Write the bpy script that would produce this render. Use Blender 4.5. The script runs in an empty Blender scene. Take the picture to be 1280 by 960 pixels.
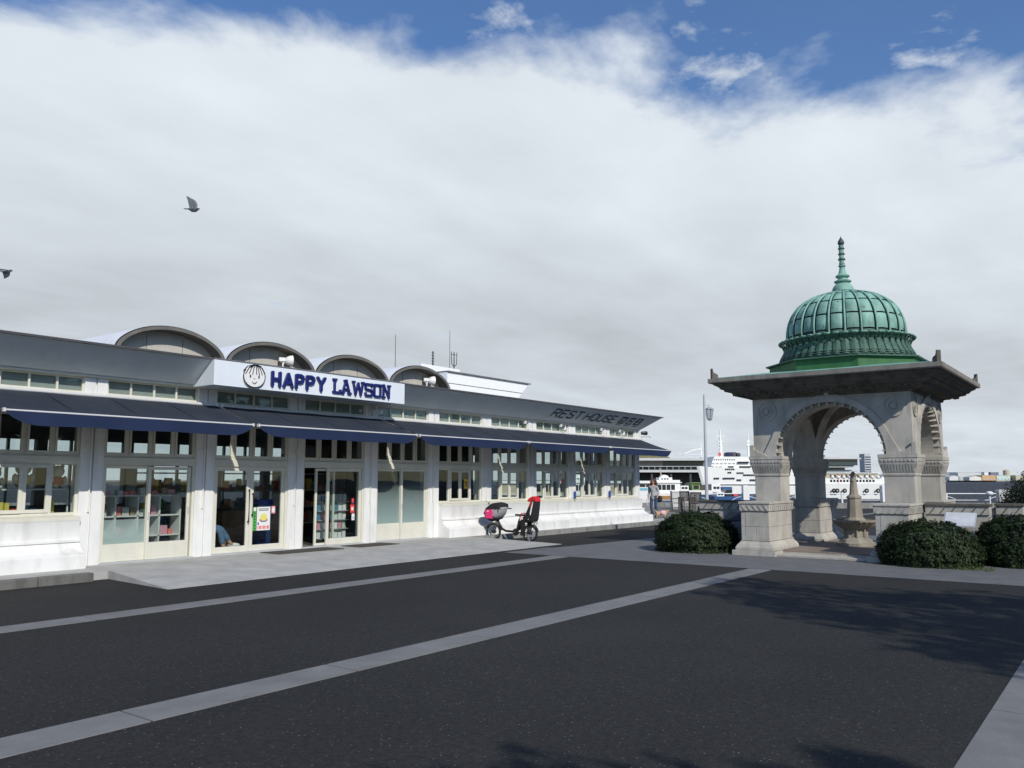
import bpy, bmesh, math, random
from mathutils import Vector, Matrix

rad = math.radians
SC = bpy.context.scene
COL = SC.collection
# ------------------------------------------------------------------ camera
A = rad(36.75)                      # heading of the camera, measured from the +X axis (the street facade runs along +X)
cam = bpy.data.cameras.new('camera')
cam.sensor_width = 36.0
cam.lens = 36.0 * 1044 / 1280
cam.clip_end = 20000
cam_o = bpy.data.objects.new('camera', cam)
cam_o.location = (0, 0, 1.7)
cam_o.rotation_euler = (rad(90) + math.atan(120 / 1044), 0, A - rad(90))
COL.objects.link(cam_o)
SC.camera = cam_o
# ------------------------------------------------------------------ sky
SUN_D = Vector((0.50, 1.0, -0.80))            # the way the light travels
SUN_EL = math.atan2(0.80, math.hypot(0.50, 1.0))
w = bpy.data.worlds.new('World')
SC.world = w
w.use_nodes = True
nt = w.node_tree
nt.nodes.clear()
def N(t, tree=None, **kw):
    n = (tree or nt).nodes.new(t)
    for k, val in kw.items():
        setattr(n, k, val)
    return n
def math_n(op, a, b=None, c=None, tree=None, clamp=False):
    tree = tree or nt
    n = tree.nodes.new('ShaderNodeMath'); n.operation = op; n.use_clamp = clamp
    for i, x in enumerate((a, b, c)):
        if x is None: continue
        if hasattr(x, 'is_output'): tree.links.new(x, n.inputs[i])
        else: n.inputs[i].default_value = x
    return n.outputs[0]
sky = N('ShaderNodeTexSky', sky_type='NISHITA')
sky.sun_disc = False
sky.sun_elevation = SUN_EL
sky.sun_rotation = math.atan2(-0.50, -1.0) % (2 * math.pi)
sky.air_density = 1.0; sky.dust_density = 0.2; sky.ozone_density = 3.0
bg_sky = N('ShaderNodeBackground'); bg_sky.inputs[1].default_value = 0.15
hs = N('ShaderNodeHueSaturation'); hs.inputs['Saturation'].default_value = 1.3; hs.inputs['Hue'].default_value = 0.507; nt.links.new(sky.outputs[0], hs.inputs['Color']); nt.links.new(hs.outputs[0], bg_sky.inputs[0])
tc = N('ShaderNodeTexCoord')
sep = N('ShaderNodeSeparateXYZ'); nt.links.new(tc.outputs['Generated'], sep.inputs[0])
zz = math_n('MAXIMUM', sep.outputs[2], 0.012)
px = math_n('DIVIDE', sep.outputs[0], zz); py = math_n('DIVIDE', sep.outputs[1], zz)
# cloud deck: its edge is a straight front in the sky, the deck lies beyond it towards the harbour
q = math_n('ADD', math_n('MULTIPLY', px, 0.593), math_n('MULTIPLY', py, 0.805))
ln = math_n('SQRT', math_n('ADD', math_n('MULTIPLY', px, px), math_n('MULTIPLY', py, py)))
k = math_n('DIVIDE', 1.0, math_n('ADD', 1.0, math_n('MULTIPLY', ln, 0.10)))
comb = N('ShaderNodeCombineXYZ')
nt.links.new(math_n('MULTIPLY', px, k), comb.inputs[0]); nt.links.new(math_n('MULTIPLY', py, k), comb.inputs[1])
def sky_noise(scale, detail, rough, off, dist=0.0, stretch=(1, 1, 1), rotz=0.0):
    mp = N('ShaderNodeMapping'); mp.inputs['Location'].default_value = off
    mp.inputs['Scale'].default_value = stretch; mp.inputs['Rotation'].default_value = (0, 0, rotz)
    nt.links.new(comb.outputs[0], mp.inputs[0])
    n = N('ShaderNodeTexNoise'); n.inputs['Scale'].default_value = scale; n.inputs['Detail'].default_value = detail
    n.inputs['Roughness'].default_value = rough; n.inputs['Distortion'].default_value = dist
    nt.links.new(mp.outputs[0], n.inputs['Vector'])
    return n.outputs['Fac']
n1 = sky_noise(2.3, 9, 0.56, (3.1, 1.7, 0.0), 0.15)
n2 = sky_noise(0.85, 3, 0.5, (8.2, 4.4, 0.0))
n3 = sky_noise(1.5, 6, 0.5, (1.2, 6.6, 0.0), 0.2, (0.55, 1.5, 1), rad(36))
n4 = sky_noise(3.2, 8, 0.6, (11.0, 2.0, 0.0), 0.1)
qe = math_n('ADD', q, math_n('ADD', math_n('MULTIPLY', math_n('SUBTRACT', n1, 0.5), 1.45), math_n('MULTIPLY', math_n('SUBTRACT', n2, 0.5), 0.7)))
def mapr(x, a, b, c, d, smooth=True):
    m = N('ShaderNodeMapRange'); m.interpolation_type = 'SMOOTHSTEP' if smooth else 'LINEAR'
    for i, val in enumerate((a, b, c, d)): m.inputs[i + 1].default_value = val
    nt.links.new(x, m.inputs[0]); return m.outputs[0]
deck = mapr(qe, 1.56, 2.0, 0.0, 1.0)
wisp = math_n('MULTIPLY', mapr(n4, 0.545, 0.72, 0.0, 0.85), mapr(q, 0.9, 1.6, 0.12, 1.0))
hole = mapr(n3, 0.70, 0.80, 0.0, 0.6)
cover = math_n('MAXIMUM', math_n('MULTIPLY', math_n('MAXIMUM', deck, wisp), math_n('SUBTRACT', 1.0, hole)), 0.08)
thick = mapr(q, 1.9, 5.6, 0.0, 1.0)           # the deck thickens away from its bright edge
bright = math_n('ADD', math_n('SUBTRACT', 0.98, math_n('MULTIPLY', thick, 0.25)),
                math_n('MULTIPLY', math_n('SUBTRACT', n3, 0.5), 0.32))
bright = math_n('ADD', bright, math_n('MULTIPLY', math_n('SUBTRACT', n1, 0.5), 0.22))
bright = math_n('ADD', bright, mapr(q, 4.0, 12.0, 0.0, 0.15))
cc = N('ShaderNodeCombineColor')
nt.links.new(math_n('MULTIPLY', bright, 0.915), cc.inputs[0]); nt.links.new(math_n('MULTIPLY', bright, 0.99), cc.inputs[1]); nt.links.new(math_n('MULTIPLY', bright, 1.065), cc.inputs[2])
bg_cl = N('ShaderNodeBackground'); bg_cl.inputs[1].default_value = 1.0
nt.links.new(cc.outputs[0], bg_cl.inputs[0])
mixs = N('ShaderNodeMixShader')
nt.links.new(cover, mixs.inputs[0]); nt.links.new(bg_sky.outputs[0], mixs.inputs[1]); nt.links.new(bg_cl.outputs[0], mixs.inputs[2])
wo = N('ShaderNodeOutputWorld'); nt.links.new(mixs.outputs[0], wo.inputs[0])
# ------------------------------------------------------------------ sun, exposure
sl = bpy.data.lights.new('sun', 'SUN'); sl.energy = 4.6; sl.angle = rad(0.53); sl.color = (1.0, 0.945, 0.86)
so = bpy.data.objects.new('sun', sl); COL.objects.link(so)
so.rotation_euler = SUN_D.to_track_quat('-Z', 'Y').to_euler()
so.location = (0, -10, 30)
SC.view_settings.view_transform = 'Standard'; SC.view_settings.look = 'None'
SC.view_settings.exposure = -0.28; SC.view_settings.gamma = 1.0; SC.view_settings.use_curve_mapping = False
SC.render.engine = 'CYCLES'
SC.cycles.use_denoising = True
SC.cycles.max_bounces = 8; SC.cycles.transparent_max_bounces = 16
SC.cycles.sample_clamp_indirect = 6.0

# ------------------------------------------------------------------ materials
def new_mat(name):
    m = bpy.data.materials.new(name); m.use_nodes = True
    t = m.node_tree; b = t.nodes['Principled BSDF']
    return m, t, b
def tex(t, kind, scale, detail=4, rough=0.55, vec=None, stretch=None):
    n = t.nodes.new('ShaderNodeTexNoise' if kind == 'noise' else 'ShaderNodeTexVoronoi')
    g = t.nodes.new('ShaderNodeNewGeometry'); src = g.outputs['Position']
    if stretch:
        mp = t.nodes.new('ShaderNodeMapping'); mp.inputs['Scale'].default_value = stretch
        t.links.new(src, mp.inputs[0]); src = mp.outputs[0]
    t.links.new(src, n.inputs['Vector']); n.inputs['Scale'].default_value = scale
    if kind == 'noise':
        n.inputs['Detail'].default_value = detail; n.inputs['Roughness'].default_value = rough
    return n
def ramp(t, src, stops):
    r = t.nodes.new('ShaderNodeValToRGB'); e = r.color_ramp.elements
    while len(e) < len(stops): e.new(0.5)
    for i, (p, c) in enumerate(stops):
        e[i].position = p; e[i].color = (*c, 1) if not isinstance(c, float) else (c, c, c, 1)
    t.links.new(src, r.inputs[0]); return r.outputs[0]
def mixc(t, fac, a, b, mode='MIX'):
    n = t.nodes.new('ShaderNodeMix'); n.data_type = 'RGBA'; n.blend_type = mode
    for i, x in ((0, fac), (6, a), (7, b)):
        if hasattr(x, 'is_output'): t.links.new(x, n.inputs[i])
        elif i == 0: n.inputs[0].default_value = x
        else: n.inputs[i].default_value = (*x, 1)
    return n.outputs[2]
def bump(t, b, src, strength, dist=0.01):
    n = t.nodes.new('ShaderNodeBump'); n.inputs['Strength'].default_value = strength; n.inputs['Distance'].default_value = dist
    t.links.new(src, n.inputs['Height']); t.links.new(n.outputs[0], b.inputs['Normal'])
MATS = {}
def mat(name, col, rough=0.6, var=0.12, scale=3.0, bmp=0.0, bscale=60.0, metal=0.0, spec=0.5, dirt=None, dirt_amt=0.0, streak=False, detail=5):
    """plain procedural material: base colour broken up by noise, optional dirt patches or streaks, fine bump"""
    if name in MATS: return MATS[name]
    m, t, b = new_mat(name)
    n = tex(t, 'noise', scale, detail)
    lo = tuple(max(0, c * (1 - var)) for c in col); hi = tuple(min(1, c * (1 + var)) for c in col)
    c = ramp(t, n.outputs['Fac'], [(0.3, lo), (0.7, hi)])
    if dirt:
        d = tex(t, 'noise', 1.6, 7, 0.62, stretch=(2.2, 2.2, 0.35) if streak else (1.3, 1.3, 1.3))
        f = ramp(t, d.outputs['Fac'], [(0.48, 0.0), (0.75, float(dirt_amt))])
        c = mixc(t, f, c, dirt)
    t.links.new(c, b.inputs['Base Color'])
    b.inputs['Roughness'].default_value = rough; b.inputs['Metallic'].default_value = metal
    b.inputs['Specular IOR Level'].default_value = spec
    if bmp:
        bump(t, b, tex(t, 'noise', bscale, 5).outputs['Fac'], bmp)
    MATS[name] = m; return m
def mat_asphalt():
    m, t, b = new_mat('asphalt')
    big = tex(t, 'noise', 0.28, 9, 0.68); fine = tex(t, 'noise', 55, 4, 0.7)
    base = ramp(t, big.outputs['Fac'], [(0.3, (0.0175, 0.0176, 0.0168)), (0.7, (0.0300, 0.0298, 0.0280))])
    gr = ramp(t, fine.outputs['Fac'], [(0.32, (0.45,) * 3), (0.66, (1.35,) * 3)])
    c = mixc(t, 1.0, base, gr, 'MULTIPLY')
    mid = tex(t, 'noise', 17, 5, 0.75)
    c = mixc(t, 1.0, c, ramp(t, mid.outputs['Fac'], [(0.36, (0.62,) * 3), (0.64, (1.42,) * 3)]), 'MULTIPLY')
    v = tex(t, 'voronoi', 30)
    chip = ramp(t, v.outputs['Distance'], [(0.10, 1.0), (0.22, 0.0)])
    pick = ramp(t, v.outputs['Color'], [(0.66, 0.0), (0.78, 1.0)])
    f = math_n('MULTIPLY', chip, pick, tree=t)
    c = mixc(t, f, c, (0.20, 0.20, 0.185))
    v2 = tex(t, 'voronoi', 7)
    chip2 = math_n('MULTIPLY', ramp(t, v2.outputs['Distance'], [(0.02, 1.0), (0.045, 0.0)]), ramp(t, v2.outputs['Color'], [(0.62, 0.0), (0.66, 1.0)]), tree=t)
    c = mixc(t, chip2, c, (0.38, 0.37, 0.35))
    t.links.new(c, b.inputs['Base Color']); b.inputs['Roughness'].default_value = 0.85
    b.inputs['Specular IOR Level'].default_value = 0.3
    bump(t, b, fine.outputs['Fac'], 0.7, 0.006)
    return m
def mat_stone(name, col, rough=0.8, stain=0.5, stain_col=(0.10, 0.095, 0.085), speck=0.25, streak=True):
    m, t, b = new_mat(name)
    n = tex(t, 'noise', 2.2, 8, 0.62); sp = tex(t, 'noise', 70, 3, 0.7)
    c = ramp(t, n.outputs['Fac'], [(0.3, tuple(x * 0.78 for x in col)), (0.7, tuple(min(1, x * 1.14) for x in col))])
    c = mixc(t, speck, c, ramp(t, sp.outputs['Fac'], [(0.35, (0.16, 0.155, 0.145)), (0.65, tuple(min(1, x * 1.3) for x in col))]))
    d = tex(t, 'noise', 1.9, 8, 0.65, stretch=(2.0, 2.0, 0.45) if streak else None)
    c = mixc(t, ramp(t, d.outputs['Fac'], [(0.47, 0.0), (0.78, float(stain))]), c, stain_col)
    t.links.new(c, b.inputs['Base Color']); b.inputs['Roughness'].default_value = rough
    b.inputs['Specular IOR Level'].default_value = 0.3
    bump(t, b, sp.outputs['Fac'], 0.35, 0.006)
    return m
def mat_glass(name='glass', tint=(0.88, 0.915, 0.905), ior=1.5, rough=0.0):
    m = bpy.data.materials.new(name); m.use_nodes = True; t = m.node_tree; t.nodes.clear()
    tr = t.nodes.new('ShaderNodeBsdfTransparent'); tr.inputs[0].default_value = (*tint, 1)
    gl = t.nodes.new('ShaderNodeBsdfGlossy'); gl.inputs['Roughness'].default_value = rough
    n = tex(t, 'noise', 0.9, 2)
    bp = t.nodes.new('ShaderNodeBump'); bp.inputs['Strength'].default_value = 0.05; bp.inputs['Distance'].default_value = 0.05
    t.links.new(n.outputs['Fac'], bp.inputs['Height']); t.links.new(bp.outputs[0], gl.inputs['Normal'])
    ge = t.nodes.new('ShaderNodeNewGeometry'); dt = t.nodes.new('ShaderNodeVectorMath'); dt.operation = 'DOT_PRODUCT'
    t.links.new(ge.outputs['Normal'], dt.inputs[0]); t.links.new(ge.outputs['Incoming'], dt.inputs[1])
    c1 = math_n('SUBTRACT', 1.0, math_n('ABSOLUTE', dt.outputs['Value'], tree=t), tree=t, clamp=True)
    fac = math_n('ADD', 0.035, math_n('MULTIPLY', math_n('POWER', c1, 4.5, tree=t), 0.9, tree=t), tree=t)
    mx = t.nodes.new('ShaderNodeMixShader'); out = t.nodes.new('ShaderNodeOutputMaterial')
    t.links.new(fac, mx.inputs[0]); t.links.new(tr.outputs[0], mx.inputs[1]); t.links.new(gl.outputs[0], mx.inputs[2])
    t.links.new(mx.outputs[0], out.inputs[0]); return m
def mat_film(name, col, z0, z1, amax):
    """frosted film: a milky layer, densest at the bottom of the pane, fading out upwards like the printed film"""
    m = bpy.data.materials.new(name); m.use_nodes = True; t = m.node_tree; t.nodes.clear()
    tr = t.nodes.new('ShaderNodeBsdfTransparent'); df = t.nodes.new('ShaderNodeBsdfDiffuse'); df.inputs[0].default_value = (*col, 1)
    g = t.nodes.new('ShaderNodeNewGeometry'); s = t.nodes.new('ShaderNodeSeparateXYZ'); t.links.new(g.outputs['Position'], s.inputs[0])
    mr = t.nodes.new('ShaderNodeMapRange'); t.links.new(s.outputs[2], mr.inputs[0])
    for i, val in enumerate((z0, z1, amax, 0.05)): mr.inputs[i + 1].default_value = val
    mx = t.nodes.new('ShaderNodeMixShader'); out = t.nodes.new('ShaderNodeOutputMaterial')
    t.links.new(mr.outputs[0], mx.inputs[0]); t.links.new(tr.outputs[0], mx.inputs[1]); t.links.new(df.outputs[0], mx.inputs[2])
    t.links.new(mx.outputs[0], out.inputs[0]); return m
def mat_leaf(name, lo, hi, rough=0.55):
    m, t, b = new_mat(name)
    n = tex(t, 'noise', 3.0, 5); n2 = tex(t, 'noise', 40, 2)
    c = ramp(t, n.outputs['Fac'], [(0.3, lo), (0.72, hi)])
    c = mixc(t, 0.6, c, ramp(t, n2.outputs['Fac'], [(0.3, (0.45,) * 3), (0.7, (1.5,) * 3)]), 'MULTIPLY')
    t.links.new(c, b.inputs['Base Color']); b.inputs['Roughness'].default_value = rough
    b.inputs['Specular IOR Level'].default_value = 0.25
    return m

# ------------------------------------------------------------------ mesh helpers
WLOC = {}
class MB:
    def __init__(s): s.v = []; s.f = []
    def add(s, vs, fs):
        o = len(s.v); s.v += [tuple(p) for p in vs]; s.f += [tuple(i + o for i in f) for f in fs]; return s
    def box(s, x0, x1, y0, y1, z0, z1):
        return s.add([(x, y, z) for z in (z0, z1) for y in (y0, y1) for x in (x0, x1)],
                     [(0, 2, 3, 1), (4, 5, 7, 6), (0, 1, 5, 4), (2, 6, 7, 3), (0, 4, 6, 2), (1, 3, 7, 5)])
    def hexa(s, p):      # 4 bottom (ccw), 4 top
        return s.add(p, [(3, 2, 1, 0), (4, 5, 6, 7), (0, 1, 5, 4), (1, 2, 6, 5), (2, 3, 7, 6), (3, 0, 4, 7)])
    def prism(s, poly, ax, a, b):
        n = len(poly)
        def P(p, t): return (t, p[0], p[1]) if ax == 'x' else ((p[0], t, p[1]) if ax == 'y' else (p[0], p[1], t))
        return s.add([P(p, a) for p in poly] + [P(p, b) for p in poly],
                     [tuple(range(n))[::-1], tuple(range(n, 2 * n))] + [(i, (i + 1) % n, n + (i + 1) % n, n + i) for i in range(n)])
    def ring(s, rings, cap0=True, cap1=True, closed=False):
        n = len(rings[0]); m = len(rings); fs = []
        for j in range(m - 1 + (1 if closed else 0)):
            a, b = j * n, ((j + 1) % m) * n
            fs += [(a + i, a + (i + 1) % n, b + (i + 1) % n, b + i) for i in range(n)]
        if cap0 and not closed: fs.append(tuple(range(n))[::-1])
        if cap1 and not closed: fs.append(tuple(range((m - 1) * n, m * n)))
        return s.add([p for r in rings for p in r], fs)
    def lathe(s, prof, n=32, c=(0, 0), ph=0.0):
        return s.ring([[(c[0] + r * math.cos(ph + 2 * math.pi * i / n), c[1] + r * math.sin(ph + 2 * math.pi * i / n), z) for i in range(n)] for r, z in prof])
    def sq(s, prof, c=(0, 0)):
        return s.ring([[(c[0] + sx * hx, c[1] + sy * hy, z) for sx, sy in ((-1, -1), (1, -1), (1, 1), (-1, 1))] for hx, hy, z in prof])
    def cyl(s, p0, p1, r0, r1=None, n=10):
        return s.tube([p0, p1], [r0, r0 if r1 is None else r1], n)
    def tube(s, pts, r, n=8):
        pts = [Vector(p) for p in pts]; rs = r if isinstance(r, (list, tuple)) else [r] * len(pts)
        rings = []; ref = None
        for i, p in enumerate(pts):
            d = (pts[min(i + 1, len(pts) - 1)] - pts[max(i - 1, 0)]).normalized()
            if ref is None: ref = Vector((0, 0, 1)) if abs(d.z) < 0.9 else Vector((1, 0, 0))
            a = d.cross(ref).normalized(); b = d.cross(a).normalized(); ref = -b if False else ref
            rings.append([tuple(p + (a * math.cos(2 * math.pi * k / n) + b * math.sin(2 * math.pi * k / n)) * rs[i]) for k in range(n)])
        return s.ring(rings)
    def torus(s, c, rmaj, rmin, ax='y', n=24, m=8):
        rings = []
        for i in range(n):
            t = 2 * math.pi * i / n; rg = []
            for j in range(m):
                ph = 2 * math.pi * j / m; rr = rmaj + rmin * math.cos(ph); h = rmin * math.sin(ph)
                a, b = rr * math.cos(t), rr * math.sin(t)
                rg.append({'y': (c[0] + a, c[1] + h, c[2] + b), 'z': (c[0] + a, c[1] + b, c[2] + h), 'x': (c[0] + h, c[1] + a, c[2] + b)}[ax])
            rings.append(rg)
        return s.ring(rings, closed=True)
    def ell(s, c, r, n=14, m=8):
        r = (r, r, r) if not isinstance(r, (list, tuple)) else r
        return s.ring([[(c[0] + r[0] * math.sin(t) * math.cos(2 * math.pi * i / n), c[1] + r[1] * math.sin(t) * math.sin(2 * math.pi * i / n), c[2] - r[2] * math.cos(t)) for i in range(n)]
                       for t in [0.03 + (math.pi - 0.06) * j / m for j in range(m + 1)]])
    def xf(s, mtx):
        s.v = [tuple(mtx @ Vector(p)) for p in s.v]; return s
    def mesh(s, name, mt, smooth=False, org=(0, 0, 0)):
        me = bpy.data.meshes.new(name)
        me.from_pydata([(p[0] - org[0], p[1] - org[1], p[2] - org[2]) for p in s.v], [], s.f)
        bm = bmesh.new(); bm.from_mesh(me); bmesh.ops.recalc_face_normals(bm, faces=bm.faces); bm.to_mesh(me); bm.free()
        if smooth:
            me.shade_smooth()
            if smooth is not True:
                me.set_sharp_from_angle(angle=rad(smooth))
        me.materials.append(mt); return me
def link(name, me, parent=None, loc=(0, 0, 0), rotz=0.0):
    o = bpy.data.objects.new(name, me); COL.objects.link(o)
    o.location = loc; o.rotation_euler = (0, 0, rotz)
    if parent is not None: o.parent = parent
    return o
def build(mb, name, mt, parent=None, smooth=False, bevel=0.0, local=False):
    """mb in world coordinates (local=True: already in the parent's frame); one mesh object, origin at its base or its parent's origin"""
    if parent is None:
        xs = [p[0] for p in mb.v]; ys = [p[1] for p in mb.v]; zs = [p[2] for p in mb.v]
        org = ((min(xs) + max(xs)) / 2, (min(ys) + max(ys)) / 2, min(zs)); loc = org
    else:
        org = (0, 0, 0) if local else WLOC.get(parent.name, (0, 0, 0)); loc = (0, 0, 0)
    o = link(name, mb.mesh(name, mt, smooth, org), parent, loc)
    WLOC[o.name] = org if parent is not None and not local else (loc if parent is None else (0, 0, 0))
    if bevel:
        bv = o.modifiers.new('bevel', 'BEVEL'); bv.width = bevel; bv.segments = 2; bv.limit_method = 'ANGLE'; bv.angle_limit = rad(40)
    return o
def tag(o, label, cat, group=None):
    o['label'] = label; o['category'] = cat
    if group: o['group'] = group
    return o
def thing(name, label, cat, loc=(0, 0, 0), rotz=0.0, group=None):
    o = link(name, None, None, loc, rotz); WLOC[o.name] = tuple(loc)
    o.empty_display_size = 0.2
    return tag(o, label, cat, group)
def struct(o): o['kind'] = 'structure'; return o
def kids(o): return [c for c in bpy.data.objects if c.parent is o]
def dup(src, loc, rotz, label, group=None, scale=None):
    def cp(o, par):
        c = o.copy(); COL.objects.link(c); c.parent = par
        for ch in [x for x in ALL if x.parent is o]: cp(ch, c)
        return c
    ALL = list(bpy.data.objects)
    r = cp(src, None); r.location = loc; r.rotation_euler = (0, 0, rotz); r['label'] = label
    if group: r['group'] = group
    if scale: r.scale = scale
    return r

# ------------------------------------------------------------------ palette
M_ASPH = mat_asphalt()
M_STRIP = mat_stone('grey_stone_strip', (0.20, 0.203, 0.20), 0.75, 0.5, (0.125, 0.125, 0.125), 0.25, False)
M_PAVE = mat_stone('blue_grey_paving', (0.145, 0.15, 0.155), 0.75, 0.45, (0.095, 0.097, 0.10), 0.25, False)
M_CONC = mat_stone('pale_concrete', (0.43, 0.43, 0.41), 0.85, 0.45, (0.28, 0.275, 0.26), 0.15, False)
M_KERB = mat_stone('kerb_concrete', (0.27, 0.27, 0.255), 0.9, 0.9, (0.07, 0.07, 0.066), 0.25)
M_TERR = mat_stone('terrace_paving', (0.20, 0.185, 0.165), 0.85, 0.3, (0.14, 0.13, 0.12), 0.2, False)
M_WALL = mat('white_render', (0.76, 0.765, 0.75), 0.75, 0.05, 2.0, 0.12, 90, dirt=(0.44, 0.43, 0.40), dirt_amt=0.5, streak=True)
M_FRAME = mat('cream_painted_frame', (0.66, 0.65, 0.56), 0.5, 0.05, 3.0, dirt=(0.42, 0.40, 0.34), dirt_amt=0.25, streak=True)
M_PIPE = mat('white_pipe', (0.72, 0.72, 0.70), 0.4, 0.03)
M_FASC = mat('grey_fascia_panel', (0.76, 0.79, 0.785), 0.5, 0.05, 1.2, 0.05, 40, dirt=(0.58, 0.60, 0.60), dirt_amt=0.35, streak=True)
M_EDGE = mat('dark_roof_edge', (0.16, 0.16, 0.165), 0.5, 0.15, 4)
M_SHELL = mat('vault_concrete', (0.135, 0.13, 0.117), 0.85, 0.12, 2.5, 0.15, 60, dirt=(0.20, 0.19, 0.17), dirt_amt=0.6, streak=True)  # concrete colour darkened to carry the shadow on the vault rims
M_ROOF = mat('white_roof_skin', (0.74, 0.76, 0.78), 0.55, 0.04, 1.0, dirt=(0.5, 0.51, 0.52), dirt_amt=0.3, streak=True)
M_SIGNW = mat('white_sign_panel', (0.74, 0.79, 0.83), 0.35, 0.03, 1.0, dirt=(0.58, 0.62, 0.65), dirt_amt=0.25, streak=True)
M_BLUE = mat('sign_blue', (0.010, 0.018, 0.135), 0.35, 0.05)
M_BLACK = mat('black_paint', (0.015, 0.015, 0.016), 0.45, 0.1)
M_LETT = mat('dark_letter_paint', (0.045, 0.05, 0.055), 0.5, 0.1)
M_AWN = mat('navy_awning_top', (0.0165, 0.0245, 0.040), 0.85, 0.16, 1.3, 0.1, 200, dirt=(0.036, 0.041, 0.050), dirt_amt=0.6, streak=False)
M_VAL = mat('blue_valance', (0.006, 0.0175, 0.060), 0.85, 0.12, 2.0, 0.08, 200)
M_ALU = mat('white_aluminium', (0.72, 0.72, 0.70), 0.35, 0.03, metal=0.2)
M_GLASS = mat_glass()
M_INT = mat('interior_plaster', (0.34, 0.33, 0.30), 0.8, 0.06)
M_SHEEN = mat('pale_glass_sheen', (0.36, 0.38, 0.36), 0.8, 0.06)  # pale colour standing for sky reflection and room light in the clerestory glass
M_TYMP = mat('vault_end_plaster', (0.46, 0.44, 0.39), 0.85, 0.1, 2.5, dirt=(0.25, 0.24, 0.21), dirt_amt=0.5, streak=True)
M_BLOCK = mat('white_metal_cladding', (0.86, 0.87, 0.85), 0.5, 0.02)
M_INTF = mat('interior_floor', (0.17, 0.16, 0.145), 0.5, 0.1)
M_DARK = mat('dark_interior_panel', (0.05, 0.048, 0.045), 0.6, 0.1)
M_WOOD = mat('warm_wood', (0.26, 0.16, 0.085), 0.5, 0.2, 6, 0.05)
M_SHELF = mat('white_shelf', (0.70, 0.71, 0.69), 0.5, 0.03)
M_STONE = mat_stone('pale_granite', (0.485, 0.465, 0.415), 0.85, 0.6, (0.17, 0.16, 0.14), 0.22)
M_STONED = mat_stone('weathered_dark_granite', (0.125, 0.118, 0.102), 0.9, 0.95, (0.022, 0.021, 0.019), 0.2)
M_STONEM = mat_stone('arch_stone', (0.485, 0.465, 0.415), 0.88, 0.6, (0.15, 0.14, 0.125), 0.2)
M_TILE = mat_stone('pavilion_floor_tile', (0.25, 0.20, 0.165), 0.7, 0.5, (0.14, 0.115, 0.095), 0.2, False)
M_DKMET = mat('dark_metal', (0.03, 0.032, 0.035), 0.45, 0.15, metal=0.4)
M_GREYM = mat('grey_painted_metal', (0.42, 0.44, 0.46), 0.45, 0.06)
M_RUB = mat('black_rubber', (0.018, 0.018, 0.018), 0.8, 0.1)
M_SKIN = mat('skin', (0.48, 0.30, 0.21), 0.55, 0.05)
M_RED = mat('red_plastic', (0.62, 0.02, 0.025), 0.45, 0.06)
M_PINK = mat('pink_fabric', (0.80, 0.035, 0.20), 0.7, 0.1)
M_WHITE = mat('white_paint', (0.78, 0.78, 0.76), 0.45, 0.03)
# ================================================================== ground, kerbs, paving
def sheet(name, poly, z, mt, thick=0.0):
    n = len(poly); mb = MB()
    mb.add([(x, y, z) for x, y in poly], [tuple(range(n))])
    return build(mb, name, mt)
g = sheet('asphalt_ground', [(-400, -400), (60.6, -400), (60.6, -38.0), (8.2, 85.0), (-200, 400), (-400, 400)], 0.0, M_ASPH); struct(g)
# the quay edge runs square to the view about 51 m out; ground ends there
FWD = Vector((math.cos(A), math.sin(A), 0)); RGT = Vector((math.sin(A), -math.cos(A), 0))
def bg(L, D, z=0.0): p = FWD * D + RGT * L; return (p.x, p.y, z)
def pxL(x, D): return (x - 640) / 1051.0 * D
def pyZ(y, D): return 1.7 - (y - 600) * D / 1051.0
BR = A - rad(90)            # rotation of things laid out square to the view
bpy.data.objects.remove(g)
pts = [bg(-300, 51.2), bg(300, 51.2), bg(300, -300), bg(-300, -300)]
struct(sheet('asphalt_ground', [(p[0], p[1]) for p in pts], 0.0, M_ASPH))
# stone strips let into the asphalt, slab by slab
def slab_strip(name, v0, v1, u0, u1, length, u_ref):
    root = link(name, None); root['kind'] = 'structure'
    me = MB().box(0.008, length - 0.008, v0, v1, -0.05, 0.006).mesh('paving_slab', M_STRIP)
    i0 = math.floor((u0 - u_ref) / length)
    u = u_ref + i0 * length
    while u < u1 - 0.05:
        a, b = max(u, u0), min(u + length, u1)
        if b - a > length - 0.01:
            link('paving_slab', me, root, (u, 0, 0))
        elif b - a > 0.05:
            build(MB().box(a + 0.004, b - 0.004, v0, v1, -0.05, 0.006), 'paving_slab', M_STRIP, root)
        u += length
    return root
slab_strip('stone_strip', 10.30, 10.74, -12, 15.88, 1.95, 3.40)
slab_strip('stone_strip', 5.72, 6.15, -12, 15.88, 1.95, 3.40)
slab_strip('stone_strip', -0.25, 1.00, -12, 15.88, 1.95, 3.40)
# blue-grey paved field that the pavilion stands in
struct(sheet('pavilion_pavement', [(15.9, 12.0), (15.9, -6), (27.5, -6), (27.5, 11.6), (22.3, 11.65), (16.6, 12.05)], 0.004, M_PAVE))
pave = link('pavement_border', None); pave['kind'] = 'structure'
me = MB().box(0.005, 0.895, 0.005, 0.895, -0.05, 0.009).mesh('border_slab', M_PAVE)
for i in range(19):
    for j in range(2):
        link('border_slab', me, pave, (15.91 + 0.9 * j, -5.0 + 0.9 * i, 0))
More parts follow.
